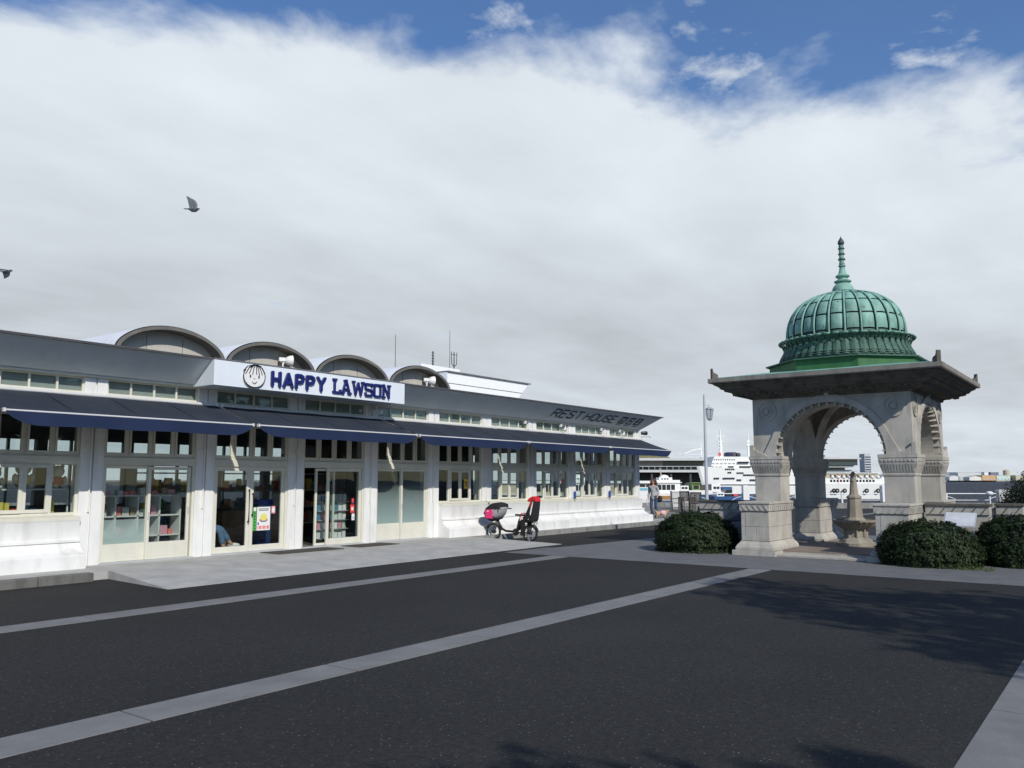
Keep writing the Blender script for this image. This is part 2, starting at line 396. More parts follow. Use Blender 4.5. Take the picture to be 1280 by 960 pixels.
# raised pavement along the building and the entrance ramp
PZ = 0.14
pv = MB()
pv.box(-8, 7.62, 14.42, 15.8, 0.0, PZ)
pv.box(7.62, 18.05, 14.32, 15.8, 0.0, PZ)
pv.box(18.05, 33.5, 14.98, 15.8, 0.0, PZ)
struct(build(pv, 'pavement', M_CONC))
ramp_mb = MB()
ramp_mb.hexa([(7.62, 14.32, -0.02), (7.46, 12.28, -0.02), (18.9, 12.45, -0.02), (18.05, 14.32, -0.02),
              (7.62, 14.32, PZ), (7.46, 12.28, 0.006), (18.9, 12.45, 0.006), (18.05, 14.32, PZ)])
struct(build(ramp_mb, 'entrance_ramp', M_CONC))
rg_ = random.Random(3)
kerb = link('kerb', None); kerb['kind'] = 'structure'
kmes = []
M_KERBD = mat_stone('dirty_kerb_concrete', (0.15, 0.148, 0.138), 0.95, 0.9, (0.045, 0.045, 0.042), 0.3)
for i in range(3):
    d = rg_.uniform(0, 0.004)
    o = build(MB().box(0.006, 0.894, 0, 0.17, -0.05, PZ + 0.002 + d), 'kerb_stone', M_KERBD if i < 2 else M_KERB, kerb, bevel=0.012)
    kmes.append(o.data)
    if i: bpy.data.objects.remove(o)
    else: first_kerb = o
def kerb_run(u0, u1, v):
    n = int((u1 - u0) / 0.9)
    for i in range(n):
        o = link('kerb_stone', (kmes[i % 2] if v < 14.5 else kmes[2]), kerb, (u0 + 0.9 * i, v, 0))
        bv = o.modifiers.new('bevel', 'BEVEL'); bv.width = 0.012; bv.segments = 2
first_kerb.location = (-8.0, 14.25, 0)
kerb_run(-7.1, 7.4, 14.25)
kerb_run(18.12, 37.2, 14.80)
# terrace beyond the building
terr = [(28.9, 14.975), (37.2, 14.975)] + [(bg(11, 50.9)[0], bg(11, 50.9)[1]), (bg(-26, 50.9)[0], bg(-26, 50.9)[1]), (20, 24.2), (28.9, 24.2)]
struct(sheet('terrace_paving', terr, PZ - 0.004, M_TERR))
build(MB().add([(37.2, 14.975, PZ - 0.004), bg(11, 50.9, PZ - 0.004), bg(11, 50.9, -0.02), (37.2, 14.975, -0.02)], [(0, 1, 2, 3)]), 'terrace_edge', M_KERB)['kind'] = 'structure'
# patch of lighter line markings behind the pavilion
struct(sheet('painted_line', [bg(pxL(1042, 40), 39.4)[:2], bg(pxL(1100, 44), 44.5)[:2], bg(pxL(1104, 44), 44.2)[:2], bg(pxL(1050, 40), 39.0)[:2]], 0.006, M_STRIP))
# quay parapet and water
qp = MB()
for a, b in ((-60, 8), (8.02, 60)):
    p0, p1, p2, p3 = bg(a, 50.7), bg(b, 50.7), bg(b, 51.2), bg(a, 51.2)
    qp.hexa([(*p0[:2], 0.0), (*p1[:2], 0.0), (*p2[:2], -2.5), (*p3[:2], -2.5), (*p0[:2], 0.33), (*p1[:2], 0.33), (*p2[:2], 0.33), (*p3[:2], 0.33)])
struct(build(qp, 'quay_wall', M_KERB))
def mat_sea():
    m, t, b = new_mat('sea_water')
    n = tex(t, 'noise', 0.10, 8, 0.62, stretch=(1.0, 1.0, 1.0)); n2 = tex(t, 'noise', 0.5, 6, 0.65)
    c = ramp(t, n.outputs['Fac'], [(0.35, (0.016, 0.023, 0.038)), (0.7, (0.034, 0.046, 0.068))])
    cap = ramp(t, tex(t, 'noise', 0.23, 9, 0.7).outputs['Fac'], [(0.66, 0.0), (0.74, 0.6)])
    c = mixc(t, cap, c, (0.30, 0.33, 0.37))
    t.links.new(c, b.inputs['Base Color']); b.inputs['Roughness'].default_value = 0.45
    b.inputs['Specular IOR Level'].default_value = 0.08
    bump(t, b, n2.outputs['Fac'], 1.0, 2.5); return m
M_SEA = mat_sea()
struct(sheet('harbour_water', [bg(-7000, 45)[:2], bg(7000, 45)[:2], bg(7000, 9000)[:2], bg(-7000, 9000)[:2]], -1.6, M_SEA))
# ================================================================== rest house
BAY = 2.345
def cb(k): return 7.79 + BAY * k
UE, VB = 28.9, 23.0                       # end of the building, back wall
KMIN = -4
UL = cb(KMIN)
house = thing('rest_house', 'long low white rest house with vaulted roof, slanted grey fascia and shop windows', 'building', (17.0, 15.5, 0))
HP = 0.215                                # half width of a pilaster
DOORS = (0, 1, 2, 3)
def part(mb, name, mt, parent=house, **kw): return build(mb, name, mt, parent, **kw)
# --- pilasters, each of two halves with a groove between
for k in range(KMIN, 10):
    c = cb(k); zb = PZ if k in (0, 1, 2, 3, 4) else 1.07
    mb = MB()
    lo = c - HP if k > KMIN else c - 0.1
    if k == 9:
        mb.box(c - HP, c - 0.02, 15.5, 15.8, zb, 3.598); mb.box(c - 0.02, c + 0.06, 15.47, 15.8, zb, 3.598)
    else:
        mb.box(lo, c - 0.018, 15.5, 15.8, zb, 3.598); mb.box(c + 0.018, c + HP, 15.5, 15.8, zb, 3.598)
        mb.box(c - 0.018, c + 0.018, 15.535, 15.8, zb, 3.598)
    part(mb, 'pilaster', M_WALL, bevel=0.006)
    if k < 9:
        pm = MB().tube([(c - 0.045, 15.478, 3.2), (c - 0.045, 15.478, 1.12)], 0.017, 8)
        for z in (1.6, 2.3): pm.box(c - 0.07, c - 0.02, 15.46, 15.502, z, z + 0.03)
        part(pm, 'drain_pipe', M_PIPE)
# --- beams
part(MB().box(UL - 0.1, UE + 0.06, 15.52, 15.78, 2.92, 3.30), 'beam', M_WALL)
part(MB().box(UL - 0.1, UE + 0.08, 15.43, 15.78, 3.60, 3.64), 'eaves_rail', M_FRAME, bevel=0.005)
# --- windows
def frame(mb, u0, u1, z0, z1, v, d, w, mull=(), trans=()):
    mb.box(u0, u0 + w, v, v + d, z0, z1); mb.box(u1 - w, u1, v, v + d, z0, z1)
    mb.box(u0 + w, u1 - w, v, v + d, z0, z0 + w); mb.box(u0 + w, u1 - w, v, v + d, z1 - w, z1)
    for m in mull: mb.box(m - w / 2, m + w / 2, v + 0.002, v + d - 0.002, z0 + w, z1 - w)
    return mb
def pane(parent, u0, u1, z0, z1, v, mt=None):
    return part(MB().box(u0, u1, v, v + 0.006, z0, z1), 'pane', mt or M_GLASS, parent)
def lights(parent, u0, u1, z0, z1, v, n, w, frame_w=None):
    s = (u1 - u0) / n
    for i in range(n):
        pane(parent, u0 + s * i + w * 0.5 + (w * 0.5 if i == 0 else 0), u0 + s * (i + 1) - w * 0.5 - (w * 0.5 if i == n - 1 else 0), z0 + w, z1 - w, v)
for k in range(KMIN, 9):
    u0, u1 = cb(k) + HP, cb(k + 1) - HP; s = (u1 - u0) / 4
    # clerestory
    mb = frame(MB(), u0, u1, 3.30, 3.60, 15.545, 0.05, 0.035, [u0 + s * i for i in (1, 2, 3)])
    wn = part(mb, 'clerestory_window', M_FRAME); lights(wn, u0, u1, 3.30, 3.60, 15.57, 4, 0.035)
    part(MB().box(u0, u1, 15.61, 15.62, 3.302, 3.60), 'glass_sheen_panel', M_SHEEN, wn)  # added panel behind the glass, painted pale as its reflected light
    # upper lights
    mb = frame(MB(), u0, u1, 2.13, 2.92, 15.56, 0.06, 0.05, [u0 + s * i for i in (1, 2, 3)])
    for i in range(4):
        frame(mb, u0 + s * i + 0.028, u0 + s * (i + 1) - 0.028, 2.182, 2.868, 15.545, 0.045, 0.038)
    wn = part(mb, 'transom_window', M_FRAME)
    for i in range(4): pane(wn, u0 + s * i + 0.06, u0 + s * (i + 1) - 0.06, 2.21, 2.84, 15.575)
    part(MB().box(u0, u1, 15.53, 15.66, 2.03, 2.13), 'transom_rail', M_FRAME, bevel=0.005)
    if k in DOORS: continue
    mb = frame(MB(), u0, u1, 1.07, 2.03, 15.56, 0.06, 0.05, [u0 + s, u1 - s])
    for i in (1, 2):
        frame(mb, u0 + s * i + (0.026 if i == 1 else 0.004), u0 + s * (i + 1) - (0.026 if i == 2 else 0.004), 1.125, 1.975, 15.53 if i == 1 else 15.545, 0.04, 0.06)
    wn = part(mb, 'window', M_FRAME)
    pane(wn, u0 + 0.05, u0 + s - 0.025, 1.12, 1.98, 15.585); pane(wn, u1 - s + 0.025, u1 - 0.05, 1.12, 1.98, 15.585)
    pane(wn, u0 + s + 0.08, u0 + 2 * s - 0.06, 1.18, 1.92, 15.55); pane(wn, u0 + 2 * s + 0.06, u0 + 3 * s - 0.08, 1.18, 1.92, 15.565)
    part(MB().prism([(15.38, 0.985), (15.38, 1.045), (15.56, 1.068), (15.70, 1.068), (15.70, 0.985)], 'x', u0 - (0.3 if k > 4 else 0.0), u1 + (0.19 if 4 < k + 1 < 9 else 0.06) - (0.06 if k == -1 else 0)), 'sill', M_FRAME, wn)
# --- moulded plinth under the windows
def plinth_ring(o, z, ua, ub): return [(ua, 15.5 - o, z), (ub + o, 15.5 - o, z), (ub + o, VB + o, z), (ua, VB + o, z)]
PROF = [(0.40, PZ - 0.1), (0.40, 0.37), (0.385, 0.385), (0.33, 0.40), (0.25, 0.44), (0.19, 0.49), (0.155, 0.54), (0.145, 0.595), (0.17, 0.60), (0.17, 0.635), (0.10, 0.645), (0.10, 0.95), (0.12, 0.985), (0.0, 1.0)]
part(MB().ring([plinth_ring(o, z, cb(4) + HP + 0.002, UE) for o, z in PROF]), 'plinth', M_WALL, smooth=35)
part(MB().ring([[(UL - 0.1, 15.5 - o, z), (cb(0) - HP - 0.002, 15.5 - o, z), (cb(0) - HP - 0.002, 15.8, z), (UL - 0.1, 15.8, z)] for o, z in PROF]), 'plinth', M_WALL, smooth=35)
# --- doors
def door(u0, u1, z0, z1, v, w=0.07, kick=0.0, handle=None, film=None, sheetmt=None):
    mb = frame(MB(), u0, u1, z0, z1, v, 0.045, w)
    if kick: mb.box(u0 + w, u1 - w, v + 0.006, v + 0.04, z0 + w, z0 + kick)
    d = part(mb, 'door', M_FRAME, bevel=0.004)
    pane(d, u0 + w, u1 - w, z0 + max(w, kick), z1 - w, v + 0.02)
    if film: part(MB().box(u0 + w, u1 - w, v + 0.030, v + 0.033, z0 + max(w, kick), film[1]), 'frosted_film', film[0], d)
    if handle:
        hu, h0, h1 = handle
        part(MB().tube([(hu, v, h0 + 0.03), (hu, v - 0.05, h0), (hu, v - 0.05, h1), (hu, v, h1 - 0.03)], 0.013, 8), 'handle', M_DKMET, d)
    return d
F1 = mat_film('frosted_film_pale', (0.68, 0.75, 0.74), 0.2, 1.30, 0.9)
F2 = mat_film('frosted_film_fade', (0.50, 0.57, 0.575), 0.55, 1.60, 0.95)
ZD = PZ + 0.02
for k in DOORS:
    u0, u1 = cb(k) + HP, cb(k + 1) - HP
    mb = MB().box(u0, u0 + 0.05, 15.53, 15.68, ZD, 2.03); mb.box(u1 - 0.05, u1, 15.53, 15.68, ZD, 2.03); mb.box(u0 + 0.05, u1 - 0.05, 15.53, 15.68, 1.985, 2.03)
    part(mb, 'door_frame', M_FRAME, bevel=0.004)
    part(MB().box(u0, u1, 15.46, 15.72, PZ, ZD + 0.004), 'threshold', M_GREYM)
    a, b = u0 + 0.05, u1 - 0.05; m = (a + b) / 2
    if k == 0:
        d = door(a, m + 0.03, ZD + 0.006, 1.98, 15.60, 0.06, 0.33, None, (F1, 0.95))
        d = door(m - 0.03, b - 0.03, ZD + 0.006, 1.96, 15.55, 0.06, 0.33)
        part(MB().box(b - 0.075, b - 0.045, 15.540, 15.552, 1.02, 1.16), 'pull_plate', M_GREYM, d)
        part(MB().box(m - 0.012, m + 0.012, 15.540, 15.552, 0.93, 1.08), 'pull_plate', M_GREYM, d)
    elif k == 1:
        door(a, m - 0.003, ZD + 0.006, 1.98, 15.57, 0.085, 0.13, (m - 0.05, 0.78, 1.5))
        d = door(m + 0.003, b, ZD + 0.006, 1.98, 15.57, 0.085, 0.13, (m + 0.05, 0.92, 1.42))
    elif k == 2:
        door(a + 0.42, a + 1.02, ZD + 0.006, 1.97, 15.63, 0.055, 0.0)
        d3 = door(a + 0.72, b, ZD + 0.006, 1.98, 15.565, 0.075, 0.15)
    else:
        door(a, m + 0.03, ZD + 0.006, 1.98, 15.60, 0.055, 0.42, None, (F2, 1.9))
        d = door(m - 0.03, b, ZD + 0.006, 1.98, 15.55, 0.055, 0.42, None, (F2, 1.9))
        part(MB().box(m - 0.012, m + 0.012, 15.540, 15.552, 0.95, 1.08), 'pull_plate', M_GREYM, d)
# --- slanted fascia running round the roof, with its metal edge
FB = (15.40, 3.64); FT = (14.77, 4.13)
def fr(o, z, i=0.0): return [(UL - 0.2, 15.5 - o, z), (UE + o, 15.5 - o, z), (UE + o, VB + o, z), (UL - 0.2, VB + o, z)]
part(MB().ring([fr(-0.3, 3.645), fr(0.10, 3.645), fr(0.70, 4.10), fr(0.55, 4.10)], cap0=True, cap1=True), 'fascia', M_FASC)
part(MB().ring([fr(0.69, 4.102), fr(0.74, 4.102), fr(0.76, 4.135), fr(0.70, 4.15), fr(0.55, 4.15)]), 'roof_edge', M_EDGE)
part(MB().ring([fr(0.545, 4.10), fr(0.545, 4.12)]), 'flat_roof', M_ROOF)
# --- four barrel vaults
def arc(u0, u1, zb, rise, n=28):
    return [((u0 + u1) / 2 - (u1 - u0) / 2 * math.cos(math.pi * i / n), zb + rise * math.sin(math.pi * i / n) ** 1.2) for i in range(n + 1)]
    c = (u0 + u1) / 2; h = (u1 - u0) / 2; Rr = (h * h + rise * rise) / (2 * rise); zc = zb + rise - Rr; t0 = math.asin(h / Rr)
    return [(c + Rr * math.sin(-t0 + 2 * t0 * i / n), zc + Rr * math.cos(-t0 + 2 * t0 * i / n)) for i in range(n + 1)]
for k in range(4):
    u0, u1 = cb(k) - 0.02, cb(k + 1) - 0.06
    out = arc(u0, u1, 4.13, 0.525); inn = arc(u0 + 0.085, u1 - 0.085, 4.13, 0.462)
    va, vb = 14.86, VB + 0.5
    mb = MB(); n = len(out)
    mb.add([(p[0], va, p[1]) for p in out] + [(p[0], va, p[1]) for p in inn] + [(p[0], vb, p[1]) for p in out] + [(p[0], vb, p[1]) for p in inn],
           [f for i in range(n - 1) for f in ((i, i + 1, n + i + 1, n + i), (2 * n + i, 3 * n + i, 3 * n + i + 1, 2 * n + i + 1), (n + i, n + i + 1, 3 * n + i + 1, 3 * n + i))])
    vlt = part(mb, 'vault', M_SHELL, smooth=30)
    sk = arc(u0 - 0.012, u1 + 0.012, 4.128, 0.54)
    mb = MB(); mb.add([(p[0], va + 0.03, p[1] + 0.004) for p in sk] + [(p[0], vb, p[1] + 0.004) for p in sk], [(i, i + 1, n + i + 1, n + i) for i in range(n - 1)])
    part(mb, 'roof_skin', M_ROOF, vlt, smooth=True)
    tp = arc(u0 + 0.085, u1 - 0.085, 4.13, 0.459)
    part(MB().prism(tp, 'y', 15.17, 15.27), 'end_wall', M_TYMP, vlt)
    for f in (0.33, 0.66):
        uu = u0 + (u1 - u0) * f
        part(MB().box(uu - 0.005, uu + 0.005, 15.162, 15.173, 4.13, 4.49), 'panel_joint', M_EDGE, vlt)
# --- raised white roof block and smaller block
rb = MB().hexa([(20.15, 17.62, 4.10), (23.4, 17.62, 4.10), (23.4, 21.5, 4.10), (20.15, 21.5, 4.10), (20.15, 17.66, 5.17), (24.66, 17.66, 5.17), (24.66, 21.9, 5.17), (20.15, 21.9, 5.17)])
blk = part(rb, 'roof_block', M_BLOCK)
part(MB().box(20.14, 24.74, 17.60, 21.95, 5.17, 5.205), 'coping', M_EDGE, blk)
part(MB().hexa([(20.14, 17.636, 4.80), (24.23, 17.636, 4.80), (24.23, 17.70, 4.80), (20.14, 17.70, 4.80), (20.14, 17.636, 4.818), (24.25, 17.636, 4.818), (24.25, 17.70, 4.818), (20.14, 17.70, 4.818)]), 'panel_joint', M_EDGE, blk)
part(MB().box(20.9, 22.95, 19.5, 21.4, 5.205, 5.68), 'lift_overrun', M_BLOCK, blk)
# --- back wall and inside
mb = MB()
for k in range(KMIN, 10): mb.box(cb(k) - 0.13, cb(k) + 0.13, VB - 0.2, VB, PZ, 3.3)
mb.box(UL, UE, VB - 0.198, VB - 0.002, PZ, 1.05); mb.box(UL, UE, VB - 0.198, VB - 0.002, 2.1, 2.3); mb.box(UL, UE, VB - 0.198, VB - 0.002, 2.75, 3.64)
part(mb, 'back_wall', M_INT)
mb = MB()
for k in range(KMIN, 9):
    for f in (0.33, 0.66): mb.box(cb(k) + BAY * f - 0.03, cb(k) + BAY * f + 0.03, VB - 0.15, VB - 0.06, 1.05, 2.75)
part(mb, 'back_mullion', M_FRAME)
for k in range(KMIN, 9): part(MB().box(cb(k) + 0.13, cb(k + 1) - 0.13, VB - 0.11, VB - 0.10, 1.05, 2.75), 'back_pane', M_GLASS)
mb = MB().box(UE - 0.15, UE + 0.02, 15.82, VB - 0.2, PZ, 1.05); mb.box(UE - 0.15, UE + 0.02, 15.82, VB - 0.2, 2.85, 3.64)
for i in range(5): mb.box(UE - 0.148, UE + 0.018, 15.82 + i * 1.7, 16.12 + i * 1.7, 1.05, 2.85)
part(mb, 'side_wall', M_WALL)
part(MB().box(UE - 0.08, UE - 0.07, 15.82, VB - 0.2, 1.05, 2.85), 'side_pane', M_GLASS)
part(MB().box(UL, UE - 0.16, 15.7, VB - 0.21, 0.02, PZ + 0.018), 'inside_floor', M_INTF)
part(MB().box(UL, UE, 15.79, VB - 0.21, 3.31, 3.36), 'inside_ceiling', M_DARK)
part(MB().box(cb(4) - 0.06, cb(4) + 0.06, 15.82, 20.5, PZ + 0.02, 3.30), 'partition', M_INT)
part(MB().box(cb(4) + 4.4, cb(4) + 4.5, 17.8, VB - 0.21, PZ + 0.02, 3.30), 'partition', M_DARK)  # dark panel added to darken the view through the right-hand windows
part(MB().box(cb(3) + 0.2, cb(4) - 0.06, 19.2, 19.3, PZ + 0.02, 3.30), 'partition', M_DARK)
part(MB().box(UL, UL + 0.1, 15.82, VB - 0.21, PZ + 0.02, 3.64), 'partition', M_INT)
# --- letters
class Plane:
    def __init__(s, o, ax, up, n): s.o, s.ax, s.up, s.n = Vector(o), Vector(ax), Vector(up), Vector(n)
    def P(s, a, b, c): return tuple(s.o + s.ax * a + s.up * b + s.n * c)
def glyph(pl, strokes, x, y, h, wd, d0, d1, rnd=True, sx=1.0):
    """a letter from thick strokes standing d0..d1 off its plane; each stroke a hair deeper than the last"""
    mb = MB(); i = 0
    for st in strokes:
        pts = [(x + p[0] * h * sx, y + p[1] * h) for p in st]; hw = wd / 2
        for (ax, ay), (bx, by) in zip(pts, pts[1:]):
            L = math.hypot(bx - ax, by - ay); 
            if L < 1e-6: continue
            tx, ty = (bx - ax) / L, (by - ay) / L; e = 0 if rnd else hw * 0.0; nx, ny = -ty * hw, tx * hw; t = d1 + i * 0.0007; i += 1
            q4 = [(ax - tx * e + nx, ay - ty * e + ny), (ax - tx * e - nx, ay - ty * e - ny), (bx + tx * e - nx, by + ty * e - ny), (bx + tx * e + nx, by + ty * e + ny)]
            mb.hexa([pl.P(*p, d0) for p in q4] + [pl.P(*p, t) for p in q4])
        if rnd or len(pts) > 2:
            for j, p in enumerate(pts):
                if not rnd and j in (0, len(pts) - 1): continue
                t = d1 + i * 0.0007; i += 1
                mb.ring([[pl.P(p[0] + hw * math.cos(2 * math.pi * a / 12), p[1] + hw * math.sin(2 * math.pi * a / 12), c) for a in range(12)] for c in (d0, t)])
    return mb
G = {'H': ([[(0, 0), (0, 1)], [(.58, 0), (.58, 1)], [(0, .5), (.58, .5)]], .58),
     'A': ([[(0, 0), (.33, 1), (.66, 0)], [(.13, .33), (.53, .33)]], .66),
     'P': ([[(0, 0), (0, 1), (.34, 1), (.5, .92), (.56, .74), (.5, .56), (.34, .47), (0, .47)]], .56),
     'Y': ([[(0, 1), (.31, .5), (.62, 1)], [(.31, .5), (.31, 0)]], .62),
     'L': ([[(.14, 0), (.14, 1)], [(0, 0.04), (.56, 0.04)], [(0, .96), (.30, .96)], [(.54, 0), (.54, .26)]], .56),
     'a': ([[(.10, 0), (.36, 1), (.64, 0)], [(.2, .33), (.54, .33)], [(0, .04), (.24, .04)], [(.5, .04), (.76, .04)], [(.2, .96), (.44, .96)]], .76),
     'W': ([[(.08, 1), (.26, 0), (.46, .9), (.66, 0), (.84, 1)], [(0, .96), (.22, .96)], [(.70, .96), (.92, .96)]], .92),
     'S': ([[(.56, .72), (.56, .92), (.06, .92), (.06, .54), (.56, .46), (.56, .06), (.06, .06), (.06, .28)]], .62),
     'O': ([[(.08, .06), (.08, .94), (.56, .94), (.56, .06), (.08, .06)]], .64),
     'N': ([[(.12, 0), (.12, 1), (.56, 0), (.56, 1)], [(0, .04), (.26, .04)], [(0, .96), (.2, .96)], [(.44, .96), (.7, .96)]], .70),
     'R': ([[(0, 0), (0, 1), (.36, 1), (.52, .9), (.52, .6), (.36, .5), (0, .5)], [(.28, .5), (.54, 0)]], .54),
     'E': ([[(.48, 0), (0, 0), (0, 1), (.48, 1)], [(0, .52), (.42, .52)]], .48),
     's': ([[(.52, .8), (.42, .97), (.1, .97), (0, .8), (.04, .6), (.48, .42), (.52, .2), (.42, .03), (.1, .03), (0, .2)]], .52),
     'T': ([[(0, 1), (.56, 1)], [(.28, 0), (.28, 1)]], .56),
     'o': ([[(.14, .02), (0, .2), (0, .8), (.14, .98), (.42, .98), (.56, .8), (.56, .2), (.42, .02), (.14, .02)]], .56),
     'U': ([[(0, 1), (0, .2), (.14, .02), (.40, .02), (.54, .2), (.54, 1)]], .54)}
# --- shop sign box on the fascia
SB0, SB1, SBV = 9.72, 15.16, 14.70
sign = thing('shop_sign', 'white sign box with raised blue HAPPY LAWSON letters and round face emblem on the fascia', 'sign', ((SB0 + SB1) / 2, SBV + 0.4, 3.60))
build(MB().prism([(SBV, 3.595), (SBV, 4.115), (SBV + 0.09, 4.115), (15.42, 3.64), (15.42, 3.595)], 'x', SB0, SB1), 'sign_box', M_SIGNW, sign, bevel=0.004)
build(MB().box(SB0 - 0.01, SB1 + 0.01, SBV - 0.012, SBV + 0.03, 4.116, 4.14), 'top_trim', M_EDGE, sign)
SP = Plane((0, SBV, 0), (1, 0, 0), (0, 0, 1), (0, -1, 0))
def word(pl, parent, txt, x0, y0, h, wd, width, mt, rnd, d0, d1, gap=0.17, side=None):
    ws = [G[c][1] if c != ' ' else 0.35 for c in txt]; tot = sum(ws) + gap * (len(txt) - 1); nat = h * tot + wd
    sx = (width - wd) / (h * tot); x = x0 + wd / 2
    for c, wch in zip(txt, ws):
        if c != ' ':
            o = build(glyph(pl, G[c][0], x, y0, h, wd, d0, d1, rnd, sx), 'letter', mt, parent)
        x += (wch + gap) * h * sx
word(SP, sign, 'HAPPY', 11.08, 3.71, 0.275, 0.068, 1.50, M_BLUE, True, 0.0, 0.05, 0.34)
word(SP, sign, 'LaWSON', 12.76, 3.695, 0.315, 0.046, 1.90, M_BLUE, False, 0.0, 0.05, 0.06)
# round face emblem
EC = (10.645, 3.845); ER = 0.265
emb = build(MB().ring([[SP.P(EC[0] + ER * math.cos(2 * math.pi * a / 40), EC[1] + ER * 0.86 * math.sin(2 * math.pi * a / 40), c) for a in range(40)] for c in (0.0, 0.045)]), 'emblem', M_WHITE, sign)
def sline(pts, wd, d=0.049):
    mb = MB(); i = 0
    for a, b in zip(pts, pts[1:]):
        t = Vector((b[0] - a[0], b[1] - a[1])); L = max(t.length, 1e-5); t /= L; nx, ny = -t.y * wd / 2, t.x * wd / 2; dd = d + 0.0003 * (i % 3); i += 1
        q4 = [(a[0] + nx - t.x * wd * .3, a[1] + ny - t.y * wd * .3), (a[0] - nx - t.x * wd * .3, a[1] - ny - t.y * wd * .3), (b[0] - nx + t.x * wd * .3, b[1] - ny + t.y * wd * .3), (b[0] + nx + t.x * wd * .3, b[1] + ny + t.y * wd * .3)]
        mb.hexa([SP.P(*p, 0.04) for p in q4] + [SP.P(*p, dd) for p in q4])
    return mb
build(sline([(EC[0] + ER * math.cos(t), EC[1] + ER * .86 * math.sin(t)) for t in [rad(145) + rad(250) * i / 30 for i in range(31)]], 0.019), 'emblem_outline', M_BLACK, emb)
hr = MB()
for a0, x0, x1, y0, y1 in ((0, -.02, -.27, .245, .10), (0, 0, -.22, .245, .04), (0, 0, -.13, .245, .05), (0, .02, -.05, .245, .04), (0, .03, .05, .245, .05), (0, .04, .12, .245, .03), (0, .05, .19, .245, .05), (0, .06, .26, .245, .08), (0, -.01, -.18, .25, .11), (0, .05, .21, .25, .14)):
    m = sline([(EC[0] + x0, EC[1] + y0), (EC[0] + (x0 + x1) / 2 + (x1 - x0) * .12, EC[1] + (y0 + y1) / 2 + .03), (EC[0] + x1, EC[1] + y1)], 0.017, 0.050)
    hr.add(m.v, m.f)
build(hr, 'emblem_hair', M_BLACK, emb)
fc = MB()
for m in (sline([(EC[0] - .10, EC[1] + .02), (EC[0] - .10, EC[1] - .025)], 0.03), sline([(EC[0] + .11, EC[1] + .02), (EC[0] + .11, EC[1] - .025)], 0.03),
          sline([(EC[0] - .012, EC[1] - .05), (EC[0] + .015, EC[1] - .05)], 0.014), sline([(EC[0] - .05, EC[1] - .115), (EC[0] - .02, EC[1] - .15), (EC[0] + .02, EC[1] - .15), (EC[0] + .055, EC[1] - .11)], 0.017)):
    fc.add(m.v, m.f)
build(fc, 'emblem_face', M_BLACK, emb)
# REST HOUSE and three symbols, flat on the slanted fascia
fv = Vector((0, -0.60, 0.455)).normalized(); fn = Vector((0, -0.455, -0.60)).normalized()
FP = Plane((0, 15.40, 3.645), (1, 0, 0), fv, fn)
word(FP, house, 'REsT', 22.45, 0.20, 0.36, 0.052, 1.78, M_LETT, False, 0.0, 0.008, 0.2)
word(FP, house, 'HoUsE', 24.42, 0.20, 0.36, 0.052, 2.06, M_LETT, False, 0.0, 0.008, 0.2)
for i in range(3):
    x = 26.80 + 0.60 * i; w_ = 0.44
    pic = build(MB().hexa([FP.P(*p, 0.0) for p in ((x, .20), (x + w_, .20), (x + w_, .58), (x, .58))] + [FP.P(*p, 0.006) for p in ((x, .20), (x + w_, .20), (x + w_, .58), (x, .58))]), 'symbol_sign', M_LETT, house)
    if i == 0: st = [[(.1, .06), (.1, .22), (.1, .3)], [(.1, .26), (.3, .26)], [(.3, .06), (.3, .3)]]
    elif i == 1: st = [[(.08, .28), (.34, .28), (.34, .1), (.08, .1), (.08, .28)]]
    else: st = [[(.1, .1), (.34, .1)], [(.22, .1), (.22, .24)], [(.12, .28), (.32, .28)]]
    build(glyph(FP, st, x, 0.20, 1.0, 0.05, 0.005, 0.009, False), 'symbol', M_FASC, pic)
    build(glyph(FP, [[(.04, 0), (.16, 0)], [(.2, 0), (.38, 0)]], x, 0.13, 1.0, 0.035, 0.0, 0.005, False), 'symbol_caption', M_LETT, house)
